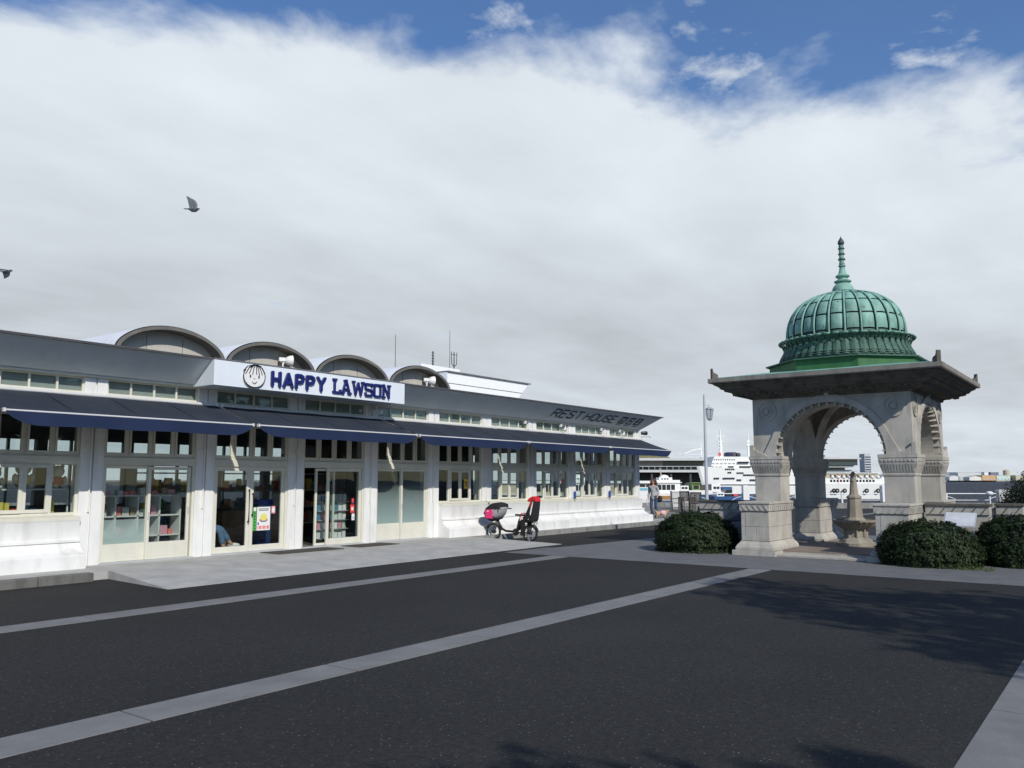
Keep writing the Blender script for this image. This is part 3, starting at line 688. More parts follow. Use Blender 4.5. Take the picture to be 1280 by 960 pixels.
# --- awnings
AWN = [('leftmost long navy awning, cut off by the left edge of the photo', 0.99, 5.60), ('long navy awning with blue valance over the toy display window and sliding shop door', 5.66, 10.30),
       ('long navy awning with blue valance below the shop sign, over the open door', 10.40, 15.04), ('navy awning with blue valance between the shop sign and the parked bicycle', 15.13, 19.74),
       ('navy awning with blue valance below the start of the REST HOUSE lettering', 19.79, 24.43), ('navy awning at the far end of the building beyond the bicycle', 24.48, 29.05)]
VT, ZT, VF, ZF = 15.40, 3.235, 14.15, 2.80
for lab, a, b in AWN:
    a, b = a + 0.004, b - 0.004
    aw = thing('awning', lab, 'awning', ((a + b) / 2, VT, ZF), 0, 'navy awnings along the shop front')
    n = 24; mb = MB(); top = []
    for i in range(n + 1):
        u = a + (b - a) * i / n
        sag = lambda t: -0.018 * math.sin(math.pi * t) - 0.004 * math.sin(u * 5.3)
        top.append([(u, VT + (VF - VT) * t, ZT + (ZF - ZT) * t + sag(t)) for t in [j / 5 for j in range(6)]])
    for dz in (0, -0.006): mb.add([(p[0], p[1], p[2] + dz) for r in top for p in r], [(i * 6 + j, i * 6 + j + 1, (i + 1) * 6 + j + 1, (i + 1) * 6 + j) for i in range(n) for j in range(5)])
    build(mb, 'canopy', M_AWN, aw, smooth=True)
    for f in (0.25, 0.5, 0.75):
        u = a + (b - a) * f
        build(MB().hexa([(u - .008, VT, ZT + .001), (u + .008, VT, ZT + .001), (u + .008, VF, ZF + .001), (u - .008, VF, ZF + .001), (u - .008, VT, ZT + .005), (u + .008, VT, ZT + .005), (u + .008, VF, ZF + .005), (u - .008, VF, ZF + .005)]), 'seam', M_AWN, aw)
    n = 60; vm = MB(); rr = random.Random(int(a * 100))
    ph = rr.uniform(0, 6); fr_ = []; bk = []
    for i in range(n + 1):
        t = i / n; u = a + 0.02 + (b - a - 0.04) * t
        el = 0.55; k0 = min(1, t * (b - a) / el); k1 = min(1, (1 - t) * (b - a) / (el * 0.8))
        hgt = 0.205 * min(math.sin(k0 * math.pi / 2) ** 0.7, math.sin(k1 * math.pi / 2) ** 0.7) + 0.012
        wav = 0.012 * math.sin(u * 3.1 + ph) + 0.006 * math.sin(u * 9 + ph)
        for lst, dv in ((fr_, 0), (bk, 0.004)):
            lst += [(u, VF - 0.012 + dv, ZF - 0.012), (u, VF - 0.012 + wav * .5 + dv, ZF - 0.012 - hgt * .5), (u, VF - 0.012 + wav + dv, ZF - 0.012 - hgt + 0.006 * math.sin(u * 4 + ph))]
    for lst in (fr_, bk): vm.add(lst, [(i * 3 + j, i * 3 + 3 + j, i * 3 + 4 + j, i * 3 + 1 + j) for i in range(n) for j in range(2)])
    build(vm, 'valance', M_VAL, aw, smooth=True)
    build(MB().tube([(a, VF, ZF - 0.004), (b, VF, ZF - 0.004)], 0.017, 10), 'front_bar', M_ALU, aw, smooth=40)
    build(MB().tube([(a - 0.02, VT + 0.03, ZT + 0.022), (b + 0.02, VT + 0.03, ZT + 0.022)], 0.036, 10), 'roller', M_ALU, aw, smooth=40)
    for u, s_ in ((a + 0.012, 1), (b - 0.012, -1)):
        build(MB().tube([(u, VT + 0.05, ZT - 0.08), (u + 0.35 * s_, (VT + VF) / 2, (ZT + ZF) / 2 - 0.10), (u + 0.02 * s_, VF + 0.02, ZF - 0.02)], 0.014, 6), 'arm', M_ALU, aw)
        build(MB().box(u - 0.018, u + 0.018, VF - 0.03, VF + 0.03, ZF - 0.035, ZF + 0.025), 'end_cap', M_ALU, aw)
        build(MB().box(u - 0.02, u + 0.02, VT - 0.02, VT + 0.14, ZT - 0.06, ZT + 0.06), 'bracket', M_ALU, aw)
# ================================================================== domed stone pavilion
PU, PV = 21.36, 5.62
PF = 0.12                                   # its floor
pav = thing('domed_pavilion', 'stone pavilion with four arches, dark cornice and ribbed green copper dome', 'pavilion', (PU, PV, 0))
def pp(mb, name, mt, parent=None, **kw): return build(mb, name, mt, parent or pav, local=True, **kw)
HS, SW = 1.76, 0.62                         # half side, shaft width
SC_ = HS - SW / 2                           # shaft centre
ZC0, ZSP, ZTOP = 1.79, 2.26, 3.68
def mat_copper(name, col, dark=0.6):
    m, t, b = new_mat(name)
    n = tex(t, 'noise', 4.0, 8, 0.65); n2 = tex(t, 'noise', 1.5, 6, 0.6, stretch=(2.5, 2.5, 0.5)); sp = tex(t, 'voronoi', 9)
    c = ramp(t, n.outputs['Fac'], [(0.3, tuple(x * 0.72 for x in col)), (0.7, tuple(min(1, x * 1.18) for x in col))])
    c = mixc(t, ramp(t, n2.outputs['Fac'], [(0.5, 0.0), (0.78, float(dark))]), c, (0.035, 0.075, 0.055))
    spot = math_n('MULTIPLY', ramp(t, sp.outputs['Distance'], [(0.12, 0.75), (0.30, 0.0)]), ramp(t, sp.outputs['Color'], [(0.74, 0.0), (0.8, 1.0)]), tree=t)
    c = mixc(t, spot, c, (0.03, 0.05, 0.04))
    t.links.new(c, b.inputs['Base Color']); b.inputs['Roughness'].default_value = 0.62; b.inputs['Metallic'].default_value = 0.0
    b.inputs['Specular IOR Level'].default_value = 0.35
    bump(t, b, n.outputs['Fac'], 0.25, 0.02); return m
M_COP = mat_copper('verdigris_copper', (0.235, 0.43, 0.355), 0.6)
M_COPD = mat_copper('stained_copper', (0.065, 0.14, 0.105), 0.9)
M_RIB = mat_copper('dark_copper_seam', (0.022, 0.045, 0.034), 0.9)
M_GREEN = mat('green_painted_drum', (0.030, 0.135, 0.040), 0.6, 0.15, 3.0, dirt=(0.02, 0.06, 0.03), dirt_amt=0.6, streak=True)
M_EDGES = mat_stone('grey_cornice_edge', (0.26, 0.245, 0.215), 0.9, 0.7, (0.08, 0.075, 0.065), 0.25)
M_TIP = mat('grey_finial', (0.055, 0.068, 0.068), 0.5, 0.2)
M_JOINT = mat('stone_joint', (0.07, 0.065, 0.058), 0.95, 0.1)
# floor: stone edge, tiles, steps
pp(MB().sq([(HS + 0.55, HS + 0.55, 0.004), (HS + 0.55, HS + 0.55, PF - 0.03)]), 'floor_edge', M_STONE)
tl = link('floor', None, pav); WLOC[tl.name] = (0, 0, 0)
tme = MB().box(0.004, 0.456, 0.004, 0.456, PF - 0.06, PF).mesh('tile', M_TILE)
for i in range(10):
    for j in range(10): link('tile', tme, tl, (-2.3 + 0.46 * i, -2.3 + 0.46 * j, 0))
pp(MB().box(-HS - 0.98, -HS - 0.56, -1.05, 1.05, 0.004, 0.06), 'step', M_STONE, bevel=0.01)
# pedestals, shafts, capitals (a front-left pier is modelled; the others are its mirror images)
def block(mb, name, mt, parent, sx, sy, bevel=0.006):
    mb.v = [(p[0] * sx, p[1] * sy, p[2]) for p in mb.v]
    return pp(mb, name, mt, parent, bevel=bevel)
for sx in (-1, 1):
    for sy in (-1, 1):
        x0, x1 = 1.10, 2.66             # away from the centre
        y0, y1 = 1.13, 1.78
        cx, cy, hx, hy = (x0 + x1) / 2, (y0 + y1) / 2, (x1 - x0) / 2, (y1 - y0) / 2
        ped = link('pedestal', None, pav); WLOC[ped.name] = (0, 0, 0)
        block(MB().sq([(hx + .17, hy + .17, 0.004), (hx + .17, hy + .17, PF - 0.004)], (cx, cy)), 'base_slab', M_STONE, ped, sx, sy)
        block(MB().sq([(hx + .11, hy + .11, PF), (hx + .11, hy + .11, PF + .06), (hx + .075, hy + .075, PF + .12), (hx + .02, hy + .02, PF + .18), (hx + .012, hy + .012, PF + .20)], (cx, cy)), 'base_moulding', M_STONE, ped, sx, sy)
        block(MB().box(x0 + .02, x1 - .02, y0 + .02, y1 - .02, PF + .15, 0.99), 'core', M_JOINT, ped, sx, sy, 0)
        g_ = 0.005; zr = [PF + .205, 0.645, 0.985]
        # two courses of facing stones; joints stay open
        for r in range(2):
            za, zb = zr[r] + g_ * .5, zr[r + 1] - g_ * .5
            cutx = [x0, x0 + .56, x0 + 1.02, x1] if r == 0 else [x0, x0 + .85, x1]
            for a, b in zip(cutx, cutx[1:]):
                for ya, yb in ((y0, y0 + .1), (y1 - .1, y1)):
                    block(MB().box(a + g_, b - g_, ya, yb, za, zb), 'stone_block', M_STONE, ped, sx, sy)
            cuty = [y0 + .1, y0 + .30, y1 - .1] if r == 0 else [y0 + .1, y1 - .1]
            for a, b in zip(cuty, cuty[1:]):
                for xa, xb in ((x0, x0 + .1), (x1 - .1, x1)):
                    block(MB().box(xa, xb, a + g_ * .5, b - g_ * .5, za, zb), 'stone_block', M_STONE, ped, sx, sy)
        block(MB().sq([(hx + .004, hy + .004, 0.99), (hx + .025, hy + .025, 1.0), (hx + .025, hy + .025, 1.145), (hx + .045, hy + .045, 1.16), (hx + .045, hy + .045, 1.20), (hx + .01, hy + .01, 1.21)], (cx, cy)), 'frieze', M_STONE, ped, sx, sy)
        rel = MB()                      # leaf relief on the frieze
        for f0, f1, ax_ in ((cy - hy, cy + hy, 'f'), (cx - hx, cx + hx, 's')):
            n = max(4, int((f1 - f0) / 0.125)); w_ = (f1 - f0) / n
            for i in range(n):
                a = f0 + w_ * i + .012; b = a + w_ - .03
                for off in ((cx + hx + .025, cy - hy - .025, cy + hy + .025) if ax_ == 's' else (cx + hx + .025, cx - hx - .025)):
                    if ax_ == 'f': q8 = [(off - .012, a, 1.02), (off + .012, a, 1.02), (off + .012, a + .03, 1.02), (off - .012, a + .03, 1.02), (off - .012, b - .03, 1.13), (off + .012, b - .03, 1.13), (off + .012, b, 1.13), (off - .012, b, 1.13)]
                    else:
                        if off > cy + hy + .03: continue
                        q8 = [(a, off - .012, 1.02), (a + .03, off - .012, 1.02), (a + .03, off + .012, 1.02), (a, off + .012, 1.02), (b - .03, off - .012, 1.13), (b, off - .012, 1.13), (b, off + .012, 1.13), (b - .03, off + .012, 1.13)]
                    rel.hexa(q8)
        block(rel, 'leaf_relief', M_STONEM, ped, sx, sy, 0)
        # shaft and capital
        sh = (SC_, SC_)
        block(MB().sq([(SW / 2, SW / 2, 1.205), (SW / 2, SW / 2, ZC0)], sh), 'shaft', M_STONE, None, sx, sy, 0.012)
        cap = block(MB().sq([(SW / 2 + .012, SW / 2 + .012, ZC0), (SW / 2 + .02, SW / 2 + .02, ZC0 + .03), (SW / 2 + .015, SW / 2 + .015, ZC0 + .06), (SW / 2 + .035, SW / 2 + .035, ZC0 + .16), (SW / 2 + .07, SW / 2 + .07, ZC0 + .24),
                             (SW / 2 + .085, SW / 2 + .085, ZC0 + .30), (SW / 2 + .08, SW / 2 + .08, ZC0 + .38), (SW / 2 + .095, SW / 2 + .095, ZC0 + .395), (SW / 2 + .095, SW / 2 + .095, ZSP)], sh), 'capital', M_STONE, None, sx, sy, 0)
        rel = MB()
        for side in range(4):
            for i in range(11):
                t = -0.30 + 0.06 * i
                q_ = [(t - .018, -SW / 2 - .022, ZC0 + .07), (t + .018, -SW / 2 - .022, ZC0 + .07), (t + .018, -SW / 2, ZC0 + .07), (t - .018, -SW / 2, ZC0 + .07), (t - .022, -SW / 2 - .088, ZC0 + .26), (t + .022, -SW / 2 - .088, ZC0 + .26), (t + .022, -SW / 2, ZC0 + .26), (t - .022, -SW / 2, ZC0 + .26)]
                m = MB().hexa(q_)
                if i < 9:
                    t2 = -0.32 + 0.08 * i
                    m.box(t2 - .025, t2 + .025, -SW / 2 - .10, -SW / 2 - .05, ZC0 + .315, ZC0 + .365)
                m.xf(Matrix.Translation((SC_, SC_, 0)) @ Matrix.Rotation(side * math.pi / 2, 4, 'Z')); rel.add(m.v, m.f)
        block(rel, 'capital_relief', M_STONEM, cap, sx, sy, 0)
        # scroll ear on the capital's outer corner
        ear = [(HS - .34, ZSP), (HS + .075, ZSP), (HS + .075, ZSP + .27), (HS + .02, ZSP + .26), (HS - .03, ZSP + .17), (HS - .14, ZSP + .10), (HS - .28, ZSP + .06)]
        block(MB().prism(ear, 'y', HS - .02, HS + .07), 'corner_ear', M_STONE, None, sx, sy, 0.008)
        e2 = MB().prism(ear, 'y', HS - .02, HS + .07); e2.v = [(p[1], p[0], p[2]) for p in e2.v]
        block(e2, 'corner_ear', M_STONE, None, sx, sy, 0.008)
# arch walls
RA = HS - SW                               # arch radius
def arch_wall(full, n=36):
    """one wall across local x, thickness SW, outer face at y=-HS; full walls carry the corner blocks"""
    mb = MB()
    for y0_, y1_, k_ in ((-HS, -HS + .11, 1.07), (-HS + .1101, -HS + SW, 1.0)):
        cols = [(-RA * k_ * math.cos(math.pi * i / n), ZSP + RA * k_ * math.sin(math.pi * i / n)) for i in range(n + 1)]
        for (xa, za), (xb, zb) in zip(cols, cols[1:]):
            mb.hexa([(xa, y0_, za), (xb, y0_, zb), (xb, y1_, zb), (xa, y1_, za), (xa, y0_, ZTOP), (xb, y0_, ZTOP), (xb, y1_, ZTOP), (xa, y1_, ZTOP)])
    if full:
        mb.box(-HS, -RA * 1.07, -HS, -HS + .11, ZSP, ZTOP); mb.box(RA * 1.07, HS, -HS, -HS + .11, ZSP, ZTOP); mb.box(-HS, -RA, -HS + .1101, -HS + SW, ZSP, ZTOP); mb.box(RA, HS, -HS + .1101, -HS + SW, ZSP, ZTOP)
    bm = MB(); bm.v = mb.v; bm.f = mb.f
    return bm
def weld(o):
    bm = bmesh.new(); bm.from_mesh(o.data); bmesh.ops.remove_doubles(bm, verts=bm.verts, dist=0.0005)
    dup_f = {}
    for f in list(bm.faces):
        key = tuple(sorted(v.index for v in f.verts)); dup_f.setdefault(key, []).append(f)
    bmesh.ops.delete(bm, geom=[f for fs in dup_f.values() if len(fs) > 1 for f in fs], context='FACES_ONLY')
    bmesh.ops.recalc_face_normals(bm, faces=bm.faces); bm.to_mesh(o.data); bm.free()
for side in range(4):
    rotm = Matrix.Rotation(-math.pi / 2 + side * math.pi / 2, 4, 'Z')
    wl = pp(arch_wall(side % 2 == 0).xf(rotm), 'arch_wall', M_STONEM); weld(wl)
    # raised archivolt, flaring out at the foot and rising to a point
    n = 40; inn, out = [], []
    for i in range(n + 1):
        t = math.pi * i / n; s_, c_ = math.sin(t), -math.cos(t)
        inn.append((RA * 1.072 * c_, ZSP + RA * 1.072 * s_))
        wr = 0.225 + 0.09 * max(0, 1 - abs(t - math.pi / 2) / 0.22) + (0.17 * max(0, 1 - min(t, math.pi - t) / 0.42) ** 2)
        ro = RA + wr
        out.append((ro * c_, ZSP + ro * s_))
    mb = MB()
    lim = HS - 0.03
    for i in range(n):
        a, b, c, d = inn[i], inn[i + 1], out[i + 1], out[i]
        pts = [(max(-lim, min(lim, p[0])), min(p[1], ZTOP - .004)) for p in (a, b, c, d)]
        mb.hexa([(p[0], -HS - .045, p[1]) for p in pts] + [(p[0], -HS + .01, p[1]) for p in pts])
    av = pp(mb.xf(rotm), 'archivolt', M_STONEM); weld(av)
    ks = MB().ell((0, -HS - .03, ZSP + RA + .285), (.085, .04, .075), 12, 6); ks.ell((0, -HS - .05, ZSP + RA + .285), (.035, .04, .035), 10, 5)
    pp(ks.xf(rotm), 'keystone', M_STONE, smooth=True)
    dr = link('dentil_row', None, pav); WLOC[dr.name] = (0, 0, 0)     # thin ribs crossing the rebate round the opening
    dme = MB().box(-.016, .016, -HS - .035, -HS + .112, RA * 1.0, RA * 1.08).mesh('dentil', M_STONE)
    for i in range(21):
        t = math.pi * (i + 0.5) / 21 - math.pi / 2
        o = link('dentil', dme, dr); o.matrix_local = rotm @ Matrix.Translation((0, 0, ZSP)) @ Matrix.Rotation(t, 4, 'Y')
    mb = MB()                              # stays empty: no dark band is built behind the dentils
    for sgn in (-1, 1):
        cxm, czm = sgn * (HS - .345), ZTOP - .36
        md = MB(); 
        for rr_, r2, y_ in ((.235, .205, -.03), (.135, .11, -.03), (.055, .0, -.035)):
            m2 = MB(); k_ = 24
            m2.ring([[(cxm + r_ * math.cos(2 * math.pi * a / k_), -HS + y__, czm + r_ * math.sin(2 * math.pi * a / k_)) for a in range(k_)] for r_, y__ in ((rr_, 0.01), (rr_, y_), (max(r2, .004), y_), (max(r2, .004), 0.01))], cap0=False, cap1=False)
            md.add(m2.v, m2.f)
        for a in range(8):
            t = a * math.pi / 4
            m2 = MB().ell((cxm + .068 * math.cos(t), -HS - .004, czm + .068 * math.sin(t)), (.022, .014, .022), 8, 4); md.add(m2.v, m2.f)
        pp(md.xf(rotm), 'medallion', M_STONEM, smooth=40)
# inside vault: plain ribbed ceiling
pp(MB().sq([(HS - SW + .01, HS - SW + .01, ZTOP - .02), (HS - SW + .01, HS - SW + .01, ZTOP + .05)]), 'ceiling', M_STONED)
for sx in (-1, 1):
    for sy in (-1, 1):
        pts = []
        for i in range(9):
            t = math.pi / 2 * i / 8; r_ = (HS - SW) * math.cos(t)
            pts.append((sx * r_, sy * r_, ZSP + (ZTOP - .02 - ZSP) * math.sin(t)))
        pp(MB().tube(pts, 0.09, 6), 'vault_rib', M_STONEM)
# cornice
cpf = [(HS + .02, ZTOP - .06), (HS + .05, ZTOP - .05), (HS + .06, ZTOP), (HS + .10, ZTOP + .01), (HS + .36, ZTOP + .075), (HS + .37, ZTOP + .095), (HS + .50, ZTOP + .13), (HS + .505, ZTOP + .165), (HS + .56, ZTOP + .18), (HS + .60, ZTOP + .235), (HS + .69, ZTOP + .285), (HS + .70, ZTOP + .305), (HS + .70, ZTOP + .32)]
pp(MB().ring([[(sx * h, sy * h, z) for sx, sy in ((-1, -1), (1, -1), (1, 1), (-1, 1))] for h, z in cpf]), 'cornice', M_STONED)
pp(MB().ring([[(sx * h, sy * h, z) for sx, sy in ((-1, -1), (1, -1), (1, 1), (-1, 1))] for h, z in ((HS + .62, ZTOP + .322), (HS + .775, ZTOP + .322), (HS + .79, ZTOP + .345), (HS + .79, ZTOP + .435), (HS + .68, ZTOP + .445))]), 'cornice_edge', M_EDGES)
cd_ = link('soffit_dentils', None, pav); WLOC[cd_.name] = (0, 0, 0)
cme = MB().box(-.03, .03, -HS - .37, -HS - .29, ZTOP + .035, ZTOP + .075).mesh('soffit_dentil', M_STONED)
for side in range(4):
    for i in range(30):
        o = link('soffit_dentil', cme, cd_); o.matrix_local = Matrix.Rotation(side * math.pi / 2, 4, 'Z') @ Matrix.Translation((-2.03 + 0.14 * i, 0, 0))
pp(MB().ring([[(sx * h, sy * h, z) for sx, sy in ((-1, -1), (1, -1), (1, 1), (-1, 1))] for h, z in ((HS + .69, ZTOP + .43), (HS + .70, ZTOP + .455), (1.5, ZTOP + .61))]), 'lower_roof', M_COP)
for sx in (-1, 1):
    for sy in (-1, 1):
        h = HS + .785
        pr = [(0, 0), (-.20, 0), (-.16, .05), (-.16, .10), (-.12, .13), (-.06, .15), (-.035, .20), (-.035, .25), (0, .26)]
        m = MB().prism(pr, 'y', -.05, .05); m.xf(Matrix.Translation((sx * (h - .06), sy * (h - .06), ZTOP + .43)) @ Matrix.Rotation(math.atan2(sy, sx), 4, 'Z'))
        pp(m, 'corner_horn', M_STONED, bevel=0.01)
# drum
KD = 0.912
o8 = [(math.cos(rad(22.5 + 45 * i)), math.sin(rad(22.5 + 45 * i))) for i in range(8)]
pp(MB().ring([[(2.0 * KD * a, 2.0 * KD * b, z) for a, b in o8] for z in (4.12, 4.50)]), 'drum', M_GREEN)
pp(MB().ring([[(r_ * KD * a, r_ * KD * b, z) for a, b in o8] for r_, z in ((2.0, 4.502), (2.10, 4.505), (2.10, 4.535), (1.95, 4.55), (1.72, 4.575))]), 'drum_lip', M_COPD)
# petal collar
NG = 24; NP = 48
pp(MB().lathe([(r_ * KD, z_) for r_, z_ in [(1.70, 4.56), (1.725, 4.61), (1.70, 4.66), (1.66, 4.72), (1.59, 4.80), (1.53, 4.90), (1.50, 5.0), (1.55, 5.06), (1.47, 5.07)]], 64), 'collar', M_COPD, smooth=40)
mb = MB()
pf = [(r_ * KD, z_, w_ * KD) for r_, z_, w_ in [(1.71, 4.60, .085), (1.66, 4.72, .098), (1.575, 4.86, .080), (1.55, 4.97, .060), (1.62, 5.055, .10), (1.695, 5.085, .105), (1.705, 5.105, .09)]]
for (r0, z0, w0), (r1, z1, w1) in zip(pf, pf[1:]):
    mb.hexa([(r0 + .02, -w0, z0), (r0 + .045, 0, z0), (r0 + .045, 0.001, z0), (r0 + .02, w0, z0), (r1 + .02, -w1, z1), (r1 + .045, 0, z1), (r1 + .045, 0.001, z1), (r1 + .02, w1, z1)])
mb.tube([(1.66 * KD, 0.105 * KD, 4.65), (1.57 * KD, 0.105 * KD, 4.88), (1.66 * KD, 0.105 * KD, 5.06)], 0.012, 5)
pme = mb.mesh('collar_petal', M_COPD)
pcol = link('petal_ring', None, pav); WLOC[pcol.name] = (0, 0, 0)
for i in range(NP): link('collar_petal', pme, pcol, (0, 0, 0), 2 * math.pi * i / NP)
ptip = MB().ell((1.70 * KD, 0, 5.10), (.045, .088, .03), 10, 5).mesh('petal_tip', M_COP, True)
for i in range(NP): link('petal_tip', ptip, pcol, (0, 0, 0), 2 * math.pi * i / NP)
for r_, z_ in ((1.735, 4.635), (1.71, 4.685)):
    pp(MB().torus((0, 0, z_), r_ * KD, 0.012, 'z', 64, 6), 'bead_ring', M_RIB)
# dome of panels between ribs
DP = [(1.335, 5.06), (1.362, 5.20), (1.365, 5.33), (1.345, 5.50), (1.295, 5.68), (1.205, 5.85), (1.08, 6.00), (.91, 6.13), (.71, 6.23), (.50, 6.295), (.40, 6.31)]
def dome_r(z):
    for (r0, z0), (r1, z1) in zip(DP, DP[1:]):
        if z <= z1: return r0 + (r1 - r0) * (z - z0) / (z1 - z0)
    return DP[-1][0]
import bisect
dl = [0]
for (r0, z0), (r1, z1) in zip(DP, DP[1:]): dl.append(dl[-1] + math.hypot(r1 - r0, z1 - z0))
def dome_s(s):
    s = max(0, min(dl[-1], s)); i = min(bisect.bisect_right(dl, s) - 1, len(DP) - 2); t = (s - dl[i]) / (dl[i + 1] - dl[i])
    return DP[i][0] + (DP[i + 1][0] - DP[i][0]) * t, DP[i][1] + (DP[i + 1][1] - DP[i][1]) * t
pp(MB().lathe([(r_ - .035, z_) for r_, z_ in DP], 48), 'dome_shell', M_RIB, smooth=True)
cuts = [0.0, 0.16, 0.56, 0.98, 1.42, dl[-1]]
gw = math.pi / NG
dome = link('dome', None, pav); WLOC[dome.name] = (0, 0, 0)
for ci, (s0, s1) in enumerate(zip(cuts, cuts[1:])):
    mb = MB(); rows = []
    K = 5
    for j in range(K + 1):
        s_ = s0 + .020 + (s1 - s0 - .040) * j / K; r_, z_ = dome_s(s_)
        e = 0.5 - abs(j / K - 0.5); row = []
        for i in range(7):
            f = i / 6 * 2 - 1
            ang = f * gw * (0.76 if r_ > .6 else .66)
            bul = 0.028 * (1 - f * f) * (0.4 + 0.6 * math.sin(math.pi * j / K)) - (0.012 if i in (0, 6) or j in (0, K) else 0)
            row.append(((r_ + bul) * math.cos(ang), (r_ + bul) * math.sin(ang), z_ + bul * .4))
        rows.append(row)
    mb.add([p for r_ in rows for p in r_], [(j * 7 + i, j * 7 + i + 1, (j + 1) * 7 + i + 1, (j + 1) * 7 + i) for j in range(K) for i in range(6)])
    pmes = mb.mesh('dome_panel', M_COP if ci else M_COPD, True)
    for i in range(NG): link('dome_panel', pmes, dome, (0, 0, 0), 2 * gw * (i + .5))
mb = MB(); pts = [dome_s(dl[-1] * j / 18) for j in range(19)]
mb.tube([((r_ + .018), 0, z_ + .004) for r_, z_ in pts], [0.024 if r_ > .7 else .016 for r_, z_ in pts], 6)
rme = mb.mesh('dome_rib', M_COP, True)
for i in range(NG): link('dome_rib', rme, dome, (0, 0, 0), 2 * gw * i)
# top plate and spire
pp(MB().lathe([(.42, 6.285), (.44, 6.31), (.42, 6.34), (.36, 6.352), (.25, 6.36)], 32), 'crown_plate', M_COPD, smooth=40)
pp(MB().lathe([(.27, 6.352), (.262, 6.42), (.24, 6.48), (.20, 6.54), (.15, 6.58), (.155, 6.60), (.20, 6.615), (.205, 6.64), (.17, 6.66), (.115, 6.675), (.11, 6.71), (.13, 6.725), (.165, 6.75), (.17, 6.77), (.14, 6.80), (.095, 6.83), (.09, 6.86), (.07, 6.93), (.062, 7.0)], 24), 'spire_base', M_COP, smooth=30)
sp = [(.062, 7.0)]
for z_, r_ in ((7.03, .088), (7.09, .07), (7.20, .085), (7.335, .078), (7.475, .075)):
    sp += [(.058, z_ - .025), (r_, z_ - .012), (r_, z_ + .012), (.055, z_ + .02), (.062, z_ + .055), (.056, z_ + .085)]
sp += [(.04, 7.565)]
pp(MB().lathe(sp, 20), 'spire', M_COP, smooth=30)
for z_, r_ in ((7.20, .087), (7.335, .08), (7.475, .077)): pp(MB().lathe([(r_, z_ - .014), (r_ + .004, z_), (r_, z_ + .014)], 20), 'spire_ring', M_TIP)
pp(MB().lathe([(.03, 7.55), (.06, 7.575), (.082, 7.62), (.07, 7.67), (.04, 7.72), (.015, 7.76), (.004, 7.80)], 20), 'finial', M_TIP, smooth=50)
# low flanking walls
def flank(v0, v1, u0, u1, label, step=None):
    t = thing('flanking_wall', label, 'wall', ((u0 + u1) / 2, (v0 + v1) / 2, 0), 0, 'low walls beside the pavilion')
    build(MB().box(u0 + .03, u1 - .03, v0, v1, 0.0, 0.97), 'wall_body', M_STONE, t, bevel=.006)
    build(MB().box(u0, u1, v0, v1, 0.97, 1.145), 'frieze', M_STONE, t, bevel=.006)
    build(MB().box(u0 - .03, u1 + .03, v0 - .02, v1 + .02, 1.147, 1.20), 'coping', M_STONED, t, bevel=.008)
    mb = MB(); n = int((v1 - v0) / .2)
    for i in range(n):
        a = v0 + .03 + i * (v1 - v0 - .05) / n; b = a + .11
        mb.hexa([(u0 - .012, b, .99), (u0 + .01, b, .99), (u0 + .01, b + .022, .99), (u0 - .012, b + .022, .99), (u0 - .012, a, 1.13), (u0 + .01, a, 1.13), (u0 + .01, a + .022, 1.13), (u0 - .012, a + .022, 1.13)])
    build(mb, 'leaf_relief', M_STONED, t)
    return t
flank(2.55, 3.77, 20.0, 20.35, 'low carved stone wall running right from the pavilion behind the round bushes')
flank(2.00, 2.50, 20.55, 20.95, 'short end block of carved stone wall right of the pavilion, next to the tall bush')
flank(7.46, 9.05, 20.1, 20.45, 'low carved stone wall running left from the pavilion behind the round bush')
# fountain
fo = thing('fountain', 'small stone fountain with round basin and obelisk inside the pavilion', 'fountain', (PU + .2, PV + .02, PF))
fx = lambda mb, n, mt, **kw: build(mb, n, mt, fo, local=True, **kw)
M_FNT = mat_stone('fountain_granite', (0.31, 0.285, 0.235), 0.85, 0.6, (0.09, 0.08, 0.07), 0.25)
fx(MB().lathe([(.46, 0), (.46, .06), (.40, .08), (.36, .14), (.29, .18), (.27, .20)], 8, ph=rad(22.5)), 'foot', M_FNT)
fx(MB().lathe([(.25, .18), (.25, .40), (.28, .42)], 8, ph=rad(22.5)), 'stem', M_FNT)
for i in range(8):
    t = rad(45 * i + 22.5); fx(MB().tube([(.25 * math.cos(t), .25 * math.sin(t), .2), (.25 * math.cos(t), .25 * math.sin(t), .41)], .035, 8), 'colonnette', M_FNT)
fx(MB().lathe([(.26, .40), (.34, .44), (.43, .50), (.50, .565), (.52, .58), (.52, .62), (.48, .62), (.43, .56), (.2, .53)], 32), 'basin', M_FNT, smooth=40)
mb = MB()
for i in range(24):
    t = 2 * math.pi * i / 24; mb.tube([(.30 * math.cos(t), .30 * math.sin(t), .425), (.43 * math.cos(t), .43 * math.sin(t), .495), (.515 * math.cos(t), .515 * math.sin(t), .575)], .022, 5)
fx(mb, 'basin_ribs', M_FNT)
fx(MB().lathe([(.27, .53), (.26, .60), (.21, .66), (.19, .68), (.155, 1.12), (.175, 1.14), (.175, 1.18), (.12, 1.22)], 8, ph=rad(22.5)), 'column', M_FNT)
fx(MB().lathe([(.12, 1.20), (.10, 1.26), (.065, 1.66), (.085, 1.67), (.085, 1.70), (.06, 1.73), (.02, 1.79)], 8, ph=rad(22.5)), 'obelisk', M_FNT)
